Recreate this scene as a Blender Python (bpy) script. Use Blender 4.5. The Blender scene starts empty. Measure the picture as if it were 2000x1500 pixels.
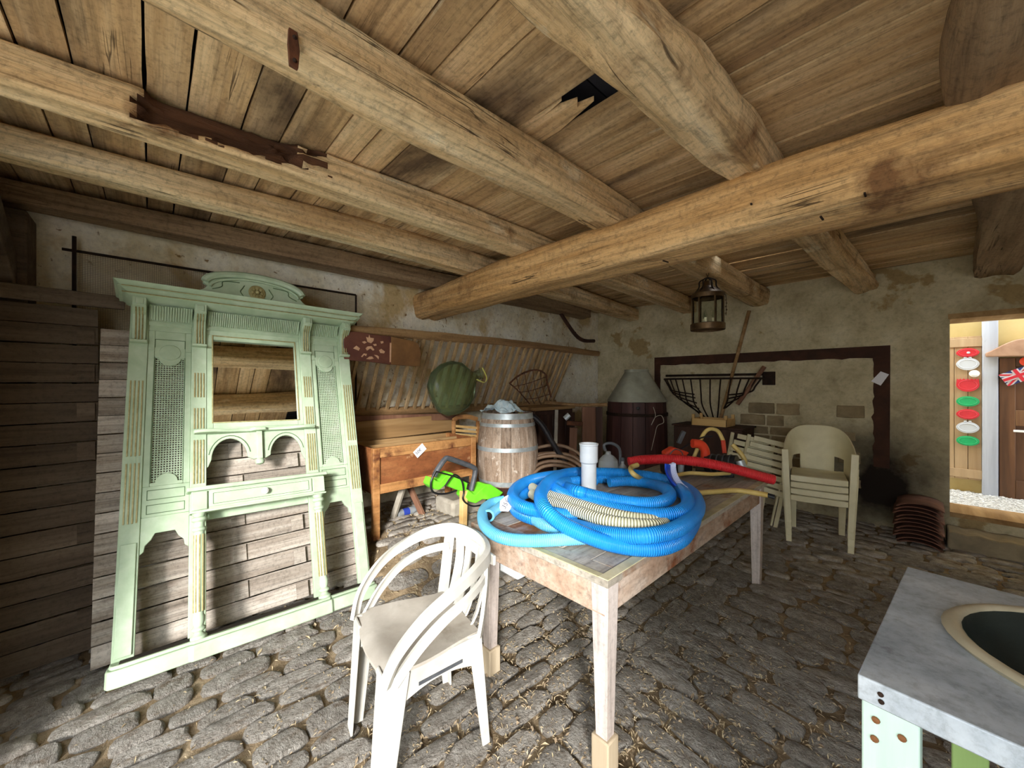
import bpy, math, random
from mathutils import Vector, Matrix, Euler, noise
from math import sin, cos, pi, radians
rnd = random.Random(7)
scene = bpy.context.scene
COL = scene.collection

# ---------------------------------------------------------------- camera, light, exposure
YAW = radians(46.8); CAMZ = 1.45; FPX = 750.0
cam_d = bpy.data.cameras.new('camera'); cam = bpy.data.objects.new('camera', cam_d); COL.objects.link(cam)
cam.location = (0, 0, CAMZ); cam.rotation_euler = (radians(90), 0, YAW)
cam_d.sensor_width = 36.0; cam_d.lens = 36.0 * FPX / 2000.0; cam_d.clip_start = 0.02; cam_d.clip_end = 200
scene.camera = cam

world = bpy.data.worlds.new('sky'); scene.world = world; world.use_nodes = True
bg = world.node_tree.nodes['Background']; bg.inputs[0].default_value = (0.86, 0.93, 1.0, 1); bg.inputs[1].default_value = 2.8

sun_d = bpy.data.lights.new('sun', 'SUN'); sun = bpy.data.objects.new('sun', sun_d); COL.objects.link(sun)
sun_d.energy = 2.9; sun_d.angle = radians(10); sun_d.color = (1.0, 0.97, 0.92)
SUN_EL = radians(17.5)
sdir = Vector((-sin(YAW) * cos(SUN_EL), cos(YAW) * cos(SUN_EL), -sin(SUN_EL)))
sun.rotation_euler = sdir.to_track_quat('-Z', 'Y').to_euler(); sun.location = (8, -8, 6)

scene.view_settings.view_transform = 'Standard'; scene.view_settings.look = 'None'
scene.view_settings.gamma = 1.0; scene.view_settings.use_curve_mapping = False
scene.view_settings.exposure = 1.2
scene.cycles.use_denoising = True
scene.cycles.max_bounces = 10; scene.cycles.diffuse_bounces = 6; scene.cycles.transmission_bounces = 8
scene.cycles.sample_clamp_indirect = 8.0; scene.cycles.caustics_refractive = False; scene.cycles.caustics_reflective = False

XW, YW, YN = -3.67, 5.40, -0.68      # left wall, right (far) wall, near wall
ZP = 2.62                            # underside of the ceiling boards

FV = Vector((-sin(YAW), cos(YAW), 0)); RV = Vector((cos(YAW), sin(YAW), 0)); UV = Vector((0, 0, 1))
def W(u, v, x=None, y=None, z=None, d=None):
    "real-world point on a measured plane for a point surveyed in the photograph"
    ray = FV + RV * ((u - 1000) / FPX) - UV * ((v - 750) / FPX)
    if d is None:
        if x is not None: d = x / ray.x
        elif y is not None: d = y / ray.y
        else: d = (z - CAMZ) / ray.z
    return Vector((0, 0, CAMZ)) + ray * d

# ---------------------------------------------------------------- materials
def lin(c):
    if isinstance(c, str):
        c = [int(c[i:i + 2], 16) / 255 for i in (0, 2, 4)]
        c = [x / 12.92 if x <= .04045 else ((x + .055) / 1.055) ** 2.4 for x in c]
    return (c[0], c[1], c[2], 1)

class NT:
    def __init__(s, m): s.n = m.node_tree.nodes; s.l = m.node_tree.links
    def new(s, t, **k):
        q = s.n.new(t)
        for a, b in k.items(): setattr(q, a, b)
        return q
    def link(s, a, b): s.l.new(a, b)
    def mix(s, fac, a, b, mode='MIX'):
        q = s.new('ShaderNodeMix', data_type='RGBA', blend_type=mode)
        for i, x in ((0, fac), (6, a), (7, b)):
            if hasattr(x, 'links'): s.link(x, q.inputs[i])
            elif i == 0: q.inputs[0].default_value = x
            else: q.inputs[i].default_value = lin(x)
        return q.outputs[2]
    def math(s, op, a, b=None, clamp=False):
        q = s.new('ShaderNodeMath', operation=op, use_clamp=clamp)
        for i, x in enumerate((a, b)):
            if x is None: continue
            if hasattr(x, 'links'): s.link(x, q.inputs[i])
            else: q.inputs[i].default_value = x
        return q.outputs[0]
    def ramp(s, fac, stops, interp='LINEAR'):
        q = s.new('ShaderNodeValToRGB'); e = q.color_ramp.elements; q.color_ramp.interpolation = interp
        while len(e) < len(stops): e.new(0.5)
        for el, (p, c) in zip(e, stops):
            el.position = p; el.color = lin(c) if not isinstance(c, (int, float)) else (c, c, c, 1)
        s.link(fac, q.inputs[0]); return q.outputs[0]
    def noise(s, vec, scale, detail=5, rough=.55, dist=0):
        q = s.new('ShaderNodeTexNoise'); q.inputs['Scale'].default_value = scale; q.inputs['Detail'].default_value = detail
        q.inputs['Roughness'].default_value = rough; q.inputs['Distortion'].default_value = dist
        s.link(vec, q.inputs['Vector']); return q.outputs['Fac']

MATS = {}
def mat(name, stops, scale=4.0, stretch=(1, 1, 1), rough=.75, bump=.15, bscale=None, metal=0.0, spots=(), var=0.0,
        detail=6, dist=0.3, spec=.4, trans=0.0, ior=1.45, hose=None, bdist=.01, alpha=None, coat=0, cracks=None, grain=0.0):
    """procedural material. stops: colour ramp over stretched noise. spots: (colour, scale, lo, hi[, stretch]) patches.
    hose: (pitch, depth, dark colour) ribs along a tube's length attribute."""
    m = bpy.data.materials.new(name); m.use_nodes = True; t = NT(m); b = t.n['Principled BSDF']
    tc = t.new('ShaderNodeTexCoord'); oi = t.new('ShaderNodeObjectInfo')
    off = t.new('ShaderNodeVectorMath', operation='SCALE'); comb = t.new('ShaderNodeCombineXYZ')
    for i, k in enumerate((37.0, 53.0, 71.0)): t.link(t.math('MULTIPLY', oi.outputs['Random'], k), comb.inputs[i])
    add = t.new('ShaderNodeVectorMath', operation='ADD'); t.link(tc.outputs['Object'], add.inputs[0]); t.link(comb.outputs[0], add.inputs[1])
    mp = t.new('ShaderNodeMapping'); mp.inputs['Scale'].default_value = stretch; t.link(add.outputs[0], mp.inputs[0])
    if isinstance(stops, str): stops = [(0, stops), (1, stops)]
    if len(stops) == 2 and stops[0][1] == stops[1][1]:
        rgb = t.new('ShaderNodeRGB'); rgb.outputs[0].default_value = lin(stops[0][1]); c = rgb.outputs[0]
    else:
        c = t.ramp(t.noise(mp.outputs[0], scale, detail, .6, dist), stops)
    for sp in spots:
        col, sc, lo, hi = sp[:4]
        v = add.outputs[0]
        if len(sp) > 4:
            mq = t.new('ShaderNodeMapping'); mq.inputs['Scale'].default_value = sp[4]; mq.inputs['Location'].default_value = (3.1, 7.7, 1.3); t.link(add.outputs[0], mq.inputs[0]); v = mq.outputs[0]
        c = t.mix(t.ramp(t.noise(v, sc, 6, .6, .2), [(lo, 0.0), (hi, 1.0)]), c, col)
    if grain:
        mg = t.new('ShaderNodeMapping'); mg.inputs['Scale'].default_value = tuple(q * 1.0 if q > .5 else q * .6 for q in stretch); t.link(add.outputs[0], mg.inputs[0])
        g1 = t.ramp(t.noise(mg.outputs[0], scale * 7, 8, .7, .1), [(.32, 1 - grain), (.5, 1.0), (.7, 1.0 + grain * .25)])
        c = t.mix(1.0, c, g1, 'MULTIPLY')
        g2 = t.ramp(t.noise(add.outputs[0], scale * 9, 8, .75, .2), [(.34, 1 - grain * .8), (.5, 1.0), (.7, 1.0 + grain * .2)])
        c = t.mix(1.0, c, g2, 'MULTIPLY')
    ck = None
    if cracks:
        ccol, csc, cw, cst = cracks
        mq = t.new('ShaderNodeMapping'); mq.inputs['Scale'].default_value = cst; t.link(add.outputs[0], mq.inputs[0])
        dd = t.math('ABSOLUTE', t.math('SUBTRACT', t.noise(mq.outputs[0], csc, 4, .6, .4), .5))
        gate = t.ramp(t.noise(add.outputs[0], 2.3, 3), [(.55, 0.0), (.64, 1.0)])
        ck = t.math('MULTIPLY', t.ramp(dd, [(cw * .3, .85), (cw * 1.6, 0.0)]), gate)
        c = t.mix(ck, c, ccol)
    if var:
        hs = t.new('ShaderNodeHueSaturation'); t.link(c, hs.inputs['Color'])
        t.link(t.math('ADD', t.math('MULTIPLY', oi.outputs['Random'], 2 * var), 1 - var), hs.inputs['Value']); c = hs.outputs[0]
    h = None
    if bump: h = t.math('MULTIPLY', t.noise(mp.outputs[0], bscale or scale * 3, 8, .65, dist), 1.0)
    if ck is not None and h is not None: h = t.math('SUBTRACT', h, t.math('MULTIPLY', ck, .6))
    if hose:
        pitch, depth, dark = hose
        at = t.new('ShaderNodeAttribute', attribute_name='along')
        w = t.math('SINE', t.math('MULTIPLY', at.outputs['Fac'], 2 * pi / pitch))
        w01 = t.math('ADD', t.math('MULTIPLY', w, .5), .5)
        if dark: c = t.mix(t.ramp(w01, [(.0, 1.0), (.45, 0.0)]), c, dark)
        h = t.math('MULTIPLY', w01, depth)
    t.link(c, b.inputs['Base Color'])
    if h is not None:
        bp = t.new('ShaderNodeBump'); bp.inputs['Strength'].default_value = bump if not hose else 1.0
        bp.inputs['Distance'].default_value = bdist if not hose else .006
        t.link(h, bp.inputs['Height']); t.link(bp.outputs[0], b.inputs['Normal'])
    b.inputs['Roughness'].default_value = rough; b.inputs['Metallic'].default_value = metal
    b.inputs['Specular IOR Level'].default_value = spec; b.inputs['IOR'].default_value = ior
    b.inputs['Transmission Weight'].default_value = trans; b.inputs['Coat Weight'].default_value = coat
    if alpha is not None: b.inputs['Alpha'].default_value = alpha
    MATS[name] = m; return m

GX, GY, GZ = (.12, 1.6, 1.6), (1.6, .12, 1.6), (1.6, 1.6, .12)
mat('board', [(.25, '8f7051'), (.45, 'c09f73'), (.62, 'dabd93'), (.8, 'eedab8')], 5, GX, .85, .45, 14, var=.16, bdist=.006,
    spots=[('5d4a37', 1.6, .54, .70, (.35, 1.0, 1)), ('4a3828', 4, .66, .80, (.3, 1.4, 1)), ('e3d6ba', 7, .66, .74, (.2, 1.6, 1))], cracks=('3a2b1d', 9, .006, (.05, 1.0, 1)), grain=0.42)
BW = [(.22, '9c7953'), (.42, 'cdac7e'), (.6, 'e6cda3'), (.8, 'f6e8cb')]
SPB = [('7d5a39', 3, .58, .72), ('eadcbc', 6, .60, .70, (1, .4, 1)), ('5d432c', 11, .68, .78)]
mat('joist_wood', BW, 4, GY, .9, .9, 12, spots=SPB, bdist=.02, cracks=('33241a', 6, .005, (1.0, .05, 1.0)), grain=0.5)
mat('beam_wood', [(.22, '90693f'), (.42, 'c09560'), (.6, 'd8b17d'), (.8, 'ebd0a2')], 4, GX, .9, .9, 12, spots=[('7d5a39', 3, .58, .72), ('5d432c', 11, .68, .78)], bdist=.02, cracks=('33241a', 6, .005, (.05, 1.0, 1.0)), grain=0.5)
mat('grey_joist', [(.25, '6b553f'), (.5, '8f765a'), (.75, 'b39b7b')], 4, GY, .9, .8, 12, bdist=.015, cracks=('33241a', 6, .005, (1.0, .05, 1.0)), grain=0.45)
mat('rotten_wood', [(.3, '3a2417'), (.6, '5f3f2a'), (.85, '83603f')], 9, GY, .95, .9, 20, bdist=.02)
mat('roof_slate', [(.3, '2b2b31'), (.7, '4d4d55')], 3, rough=.7)
mat('plaster_left', [(.3, 'd6c7a2'), (.5, 'eee6d0'), (.7, 'f8f3e6')], 3, rough=.95, bump=.6, bscale=9, bdist=.02,
    spots=[('cdb485', 2.1, .54, .64), ('a98c5c', 4.5, .62, .70), ('8c7048', 16, .64, .70)], grain=0.18)
mat('stone_block', [(.3, '75664e'), (.6, '988768'), (.8, 'b3a383')], 6, rough=.95, bump=.7, var=.15, bdist=.015)
mat('brown_paint', [(.3, '2b1a12'), (.6, '45291b'), (.85, '5c3a28')], 6, rough=.8, bump=.2)
mat('dirt', [(.3, '65543f'), (.55, '988468'), (.8, 'c0af92')], 7, rough=1, bump=.8, bscale=40, bdist=.02)
mat('cobble', [(.25, '887f75'), (.45, 'a8a096'), (.62, 'c0b9b0'), (.8, 'd9d4cc')], 1.3, (2.2, 1, .3), rough=.8, bump=.9, bscale=4, var=.12, bdist=.06,
    spots=[('7a6752', 1.1, .55, .72), ('ddd8d0', 3, .62, .72)], dist=.1, grain=0.3)
mat('cobble_world', [(.25, '7c736a'), (.45, '9c948a'), (.62, 'b5aea5'), (.8, 'd0cac2')], 14, rough=.8, bump=.9, bscale=40, bdist=.02,
    spots=[('7a6752', 9, .55, .72)], dist=.1, grain=0.3)
mat('straw', [(.2, '8f7b5c'), (.5, 'bba887'), (.8, 'ddd0b4')], 30, rough=.9, bump=0)
mat('dead_leaf', [(.2, '75604b'), (.6, 'a9957a'), (.85, 'cdbfa4')], 20, rough=.8, bump=0)
mat('mint', [(.25, '9fb496'), (.5, 'afc2a5'), (.75, 'bfcfb7')], 9, rough=.55, bump=.12, bscale=60, bdist=.004, spots=[('e2ead9', 22, .70, .76), ('87a07c', 30, .72, .76)])
mat('mint_groove', '5d7355', rough=.7, bump=0)
mat('gold', [(.3, '938857'), (.6, 'b3aa7c'), (.85, 'd3ceac')], 40, rough=.5, bump=.1, metal=.35)
mat('mirror', 'f2f2f0', rough=.015, bump=0, metal=1.0)
mat('porcelain', 'f4f2ee', rough=.2, bump=0)
mat('tray', [(.3, '231c16'), (.7, '3c3128')], 6, rough=.9)
FB = [(.25, '73675b'), (.42, '978b7f'), (.58, 'b3a99e'), (.8, 'cbc3b9')]
mat('fence_wood', FB, 6, (2, .10, 2.6), .85, .5, 16, var=.14, bdist=.006, spots=[('5f4d40', 5, .60, .74, (1, .35, 1.6)), ('3f3027', 9, .72, .76, (1, .5, 1))], grain=0.45)
mat('dark_shaded_wood', [(.25, '41362c'), (.5, '5c4f42'), (.8, '7b6d5d')], 5, GY, .9, .3, 14, var=.14, bdist=.004, grain=0.35)  # dark timber tone; the left fence panel's jamb shade is put into it
mat('batten_wood', [(.25, '5f4c3b'), (.5, '83705c'), (.8, 'a8967f')], 5, GZ, .9, .3, 14, bdist=.004)
mat('rack_wood', [(.25, '7d6143'), (.5, 'a5875f'), (.8, 'c8ad86')], 5, GZ, .9, .3, 14, var=.1, bdist=.005, grain=0.3)
mat('rack_rail', [(.25, '6f5134'), (.5, '94734d'), (.8, 'b99a70')], 5, GY, .9, .3, 14, bdist=.005, grain=0.3)
mat('trough_wood', [(.25, '6e4323'), (.45, '9c6a3c'), (.65, 'bb8a57'), (.85, 'd3ab7c')], 4, GY, .6, .25, 14, bdist=.004, spots=[('5b2f1c', 4, .55, .68)], grain=0.3)
mat('trough_panel', [(.25, '5a2f1c'), (.5, '84502f'), (.8, 'ae7a4e')], 5, (1, .35, 1), .55, .2, 14, bdist=.004, spots=[('c49a72', 5, .64, .72)], grain=0.3)
mat('old_board', [(.25, '6b4c2e'), (.5, '98774d'), (.8, 'c2a275')], 5, GY, .85, .3, 14, bdist=.004, spots=[('3d2817', 4, .7, .76)])
mat('painted_board', [(.3, '55302a'), (.6, '6d4334'), (.85, '845a45')], 6, rough=.7, bump=.15)
mat('painted_board_right', [(.3, '6b4a2c'), (.6, '86603a'), (.85, '9d7850')], 6, rough=.7, bump=.15)
mat('floral_paint', [(.3, 'c09272'), (.7, 'dbb493')], 20, rough=.8, bump=0)
mat('barrel_wood', [(.25, '7d6654'), (.45, 'a18b78'), (.62, 'bfac9b'), (.8, 'd6c8ba')], 8, (1.6, 1.6, .3), .8, .5, 20, bdist=.005, var=.12, spots=[('4f3d30', 14, .58, .70, (1, 1, .5)), ('e0d6ca', 11, .62, .70)], grain=0.35)
mat('barrel_dark', [(.3, '2a1712'), (.7, '4b2e22')], 6, GZ, .8, .3, 20)
mat('hoop', [(.3, '9fa9ad'), (.6, 'c5cdd0'), (.85, 'dfe5e6')], 12, rough=.45, bump=.1, metal=.5)
mat('plastic_sheet', [(.3, 'b9d6e4'), (.7, 'e2f0f5')], 18, rough=.25, bump=.3)
mat('black_hose', '1d1b1e', rough=.35, bump=0)
mat('black_plastic', [(.3, '161618'), (.7, '232326')], 20, rough=.4, bump=.05)
mat('grey_plastic', [(.3, '3d4044'), (.7, '57595e')], 20, rough=.45, bump=.05)
mat('iron', [(.3, '1d140f'), (.6, '33231a'), (.85, '4a3325')], 14, rough=.8, bump=.3, metal=.3)
mat('rusty_iron', [(.3, '3a2013'), (.6, '5f3922'), (.85, '7c5434')], 14, rough=.9, bump=.3)
mat('lime', [(.3, '5fd21f'), (.7, '86f03e')], 6, rough=.4, bump=.05)
mat('blue_hose', [(.3, '1a86e4'), (.7, '2b9cf5')], 5, rough=.28, bump=0, hose=(.0085, .5, None))
mat('light_blue_hose', [(.3, '5fbfea'), (.7, '7fd2f5')], 5, rough=.3, bump=0, hose=(.0085, .35, None))
mat('cream_hose', [(.3, 'ecebc9'), (.7, 'f7f6dd')], 8, rough=.4, bump=0, hose=(.0125, .9, '7d7c57'))
mat('red_hose', [(.3, 'd0242c'), (.7, 'e2383c')], 5, rough=.35, bump=0, hose=(.0085, .4, None))
mat('yellow_hose', [(.3, 'b79a52'), (.7, 'd8c07a')], 6, rough=.4, bump=0)
mat('brown_hose', [(.3, '5c4636'), (.7, '8a7058')], 6, rough=.5, bump=.1)
mat('pvc', [(.3, 'c8d0d8'), (.7, 'e4e9ee')], 5, rough=.4, bump=0)
mat('deep_blue', [(.3, '1a3fb0'), (.7, '2a58d0')], 6, rough=.35, bump=0)
mat('bristle', 'cfd6f2', rough=.8, bump=0)
mat('red_plastic', [(.3, 'a8321f'), (.7, 'c8452c')], 6, rough=.4, bump=0)
mat('orange_red', 'd8452a', rough=.4, bump=0)
mat('chair_white', [(.3, 'b4b1a8'), (.6, 'cccac3'), (.85, 'dad8d2')], 5, rough=.5, bump=.06, bscale=40, bdist=.003)
mat('chair_seat', [(.3, '9d958a'), (.6, 'b7b0a6'), (.85, 'cfcac1')], 6, rough=.6, bump=.08, bscale=40, bdist=.003, spots=[('867d70', 5, .58, .74)])
mat('old_chair', [(.3, 'c9c09c'), (.6, 'dcd4b2'), (.85, 'e8e2c6')], 4, rough=.5, bump=.05)
mat('table_top', [(.25, '7d766c'), (.45, 'a39b8e'), (.65, 'bdb5a8'), (.85, 'd2ccc0')], 5, GY, .75, .35, 16, bdist=.004, var=.08, spots=[('8a5f3e', 3, .55, .68)], grain=0.35)
mat('table_leg', [(.25, '97867a'), (.5, 'b9ada6'), (.75, 'd3cac6')], 6, GZ, .8, .3, 16, bdist=.004, spots=[('85593c', 5, .66, .76)], grain=0.3)
mat('table_apron', [(.25, '8f6b52'), (.5, 'b39a86'), (.75, 'cfc0b3')], 6, (1.2, .5, 1.2), .8, .3, 16, bdist=.004, spots=[('8a5232', 4, .55, .66)], grain=0.35)
mat('raw_block', [(.25, '9c8a72'), (.6, 'b9a88e'), (.85, 'd0c3ac')], 6, GZ, .85, .3, 16)
mat('yellow_strip', [(.3, 'a9a07c'), (.6, 'c8c09d'), (.85, 'dcd7bd')], 9, rough=.7, bump=.2)
mat('zinc', [(.25, '8d97a1'), (.5, 'b2bcc6'), (.75, 'd3dae1')], 5, rough=.5, bump=.2, bscale=18, metal=.25, bdist=.004, spots=[('6d7279', 9, .66, .76), ('eef2f5', 7, .68, .76)], grain=0.25)
mat('enamel', [(.3, '9b927c'), (.6, 'b4ab93'), (.85, 'ccc4ae')], 6, rough=.4, bump=.05)
mat('dark_bowl', [(.3, '1b211f'), (.7, '2c3330')], 6, rough=.4)
mat('mint_leg', [(.3, 'bcd8c9'), (.7, 'd5ebdf')], 8, GZ, .6, .1)
mat('green_leg', [(.3, '8aa862'), (.7, 'a3c17a')], 8, GZ, .6, .1)
mat('screw', '8a5c3a', rough=.6, bump=0, metal=.4)
mat('paper', 'ecebf2', rough=.9, bump=0)
mat('ink', '30303a', rough=.9, bump=0)
mat('dark_wood', [(.25, '2a1b16'), (.5, '3d2820'), (.8, '573c30')], 5, GZ, .7, .3, 14, var=.1)
mat('brown_wood', [(.25, '57392a'), (.5, '74513e'), (.8, '967058')], 5, GZ, .8, .3, 14, var=.12)
mat('hood_metal', [(.3, '8a8a7a'), (.6, 'a4a493'), (.85, 'bdbdad')], 5, rough=.55, bump=.1, metal=.2)
mat('cask', [(.25, '2c1a19'), (.5, '472c29'), (.8, '674541')], 4, GZ, .6, .3, 14)
mat('pine', [(.25, 'c79b5a'), (.6, 'dfba7c'), (.85, 'eed3a0')], 6, GX, .7, .15)
mat('yellow_strap', 'e9e37a', rough=.6, bump=0)
mat('lantern_brass', [(.3, '3b2c1c'), (.7, '6b543a')], 14, rough=.45, bump=.1, metal=.7)
mat('candle', 'efe6c4', rough=.5, bump=0)
mat('gauze', [(.3, '8f8169'), (.7, 'b7a88c')], 8, rough=.9, bump=0)
mat('clay_tile', [(.3, '4a2f25'), (.6, '6b4739'), (.85, '8a6251')], 6, rough=.85, bump=.3)
mat('step_stone', [(.3, '6d6250'), (.6, '94866c'), (.85, 'b3a68b')], 4, rough=.9, bump=.5, bdist=.02)
mat('facade', [(.3, 'b59d63'), (.6, 'c6b07a'), (.85, 'd3c194')], 2, rough=.95, bump=.2)
mat('white_timber', [(.3, '9fa3ad'), (.6, 'b9bdc6'), (.85, 'cdd0d6')], 6, GZ, .8, .3, 14, spots=[('8f8a80', 9, .68, .74)])
mat('door_panel', [(.3, 'a08462'), (.6, 'b89c78'), (.85, 'cab391')], 6, GZ, .8, .2, 14, var=.06)
mat('plaque_red', [(.3, 'c2222c'), (.7, 'd8343c')], 9, rough=.35, bump=.1)
mat('plaque_white', 'c9cdd2', rough=.35, bump=0)
mat('plaque_green', [(.3, '159a57'), (.7, '25b56d')], 9, rough=.35, bump=.1)
mat('flag_blue', '2f3d78', rough=.7, bump=0)
mat('flag_white', 'cfcfd4', rough=.7, bump=0)
mat('flag_red', 'c22a35', rough=.7, bump=0)
mat('oak_door', [(.25, '3c2717'), (.5, '634229'), (.8, '93704a')], 5, GZ, .45, .2, 14, var=.1)
mat('carved_wood', [(.3, '93705a'), (.6, 'b08c72'), (.85, 'c6a88e')], 6, rough=.8, bump=.2, spots=[('5f4636', 9, .70, .74)])
mat('gravel', [(.3, '9f9a90'), (.5, 'd8d4cb'), (.7, 'f0eee8')], 40, rough=1, bump=.8, bscale=60, bdist=.02)
mat('label_blue', '2a3f9a', rough=.5, bump=0)
mat('label_green', '46d84e', rough=.5, bump=0)
mat('dusty_floor_item', [(.3, '8d8577'), (.7, 'b5ad9f')], 9, rough=.8)
mat('styrofoam', 'eceff2', rough=.8, bump=0)
mat('wall_outer', [(.3, 'a79b86'), (.7, 'c5baa5')], 3, rough=.95)

def thin_glass(name, tint, gloss=.1, rough=.05):
    "thin-walled glass or film: tinted see-through with a clear reflection"
    m = bpy.data.materials.new(name); m.use_nodes = True; t = NT(m); t.n.remove(t.n['Principled BSDF'])
    tr = t.new('ShaderNodeBsdfTransparent'); tr.inputs[0].default_value = lin(tint)
    gl = t.new('ShaderNodeBsdfGlossy'); gl.inputs['Roughness'].default_value = rough
    lw = t.new('ShaderNodeLayerWeight'); lw.inputs['Blend'].default_value = gloss
    mx = t.new('ShaderNodeMixShader'); t.link(lw.outputs['Fresnel'], mx.inputs[0]); t.link(tr.outputs[0], mx.inputs[1]); t.link(gl.outputs[0], mx.inputs[2])
    t.link(mx.outputs[0], t.n['Material Output'].inputs[0]); MATS[name] = m
def film(name, tint, body, amount):
    "cloudy plastic film: part see-through, part diffuse"
    thin_glass(name, tint, .25, .15); t = NT(MATS[name]); mo = t.n['Material Output']; src = mo.inputs[0].links[0].from_socket
    df = t.new('ShaderNodeBsdfDiffuse'); df.inputs[0].default_value = lin(body); mx = t.new('ShaderNodeMixShader'); mx.inputs[0].default_value = amount
    t.link(src, mx.inputs[1]); t.link(df.outputs[0], mx.inputs[2]); t.link(mx.outputs[0], mo.inputs[0])
film('green_glass', 'e0ead0', 'a9c095', .13); thin_glass('lantern_glass', 'f2f6f3', .08); film('clear_plastic', 'e9edee', 'c9ced2', .35)

# right wall: cream plaster with flaked patches and a darkened patch low down beside the chairs
def right_wall_material():
    m = mat('plaster_right', [(.3, 'a5987a'), (.5, 'c0b494'), (.7, 'd3c8ab')], 3, rough=.95, bump=.5, bscale=9, bdist=.015,
            spots=[('a08a62', 2.4, .60, .64), ('6f5a40', 7, .70, .74)], grain=0.2)
    t = NT(m); b = t.n['Principled BSDF']; src = b.inputs['Base Color'].links[0].from_socket
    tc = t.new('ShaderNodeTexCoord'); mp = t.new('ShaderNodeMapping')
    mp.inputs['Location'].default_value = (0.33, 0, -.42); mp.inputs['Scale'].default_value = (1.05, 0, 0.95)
    # ellipse centred low on the wall where its colour turns nearly black
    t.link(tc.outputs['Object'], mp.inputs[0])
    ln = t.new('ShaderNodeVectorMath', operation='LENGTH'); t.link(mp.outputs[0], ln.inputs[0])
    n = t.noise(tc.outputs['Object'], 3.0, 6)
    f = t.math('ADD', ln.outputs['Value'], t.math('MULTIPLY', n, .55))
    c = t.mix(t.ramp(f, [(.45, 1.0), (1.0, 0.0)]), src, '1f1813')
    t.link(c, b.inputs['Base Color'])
right_wall_material()

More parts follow.
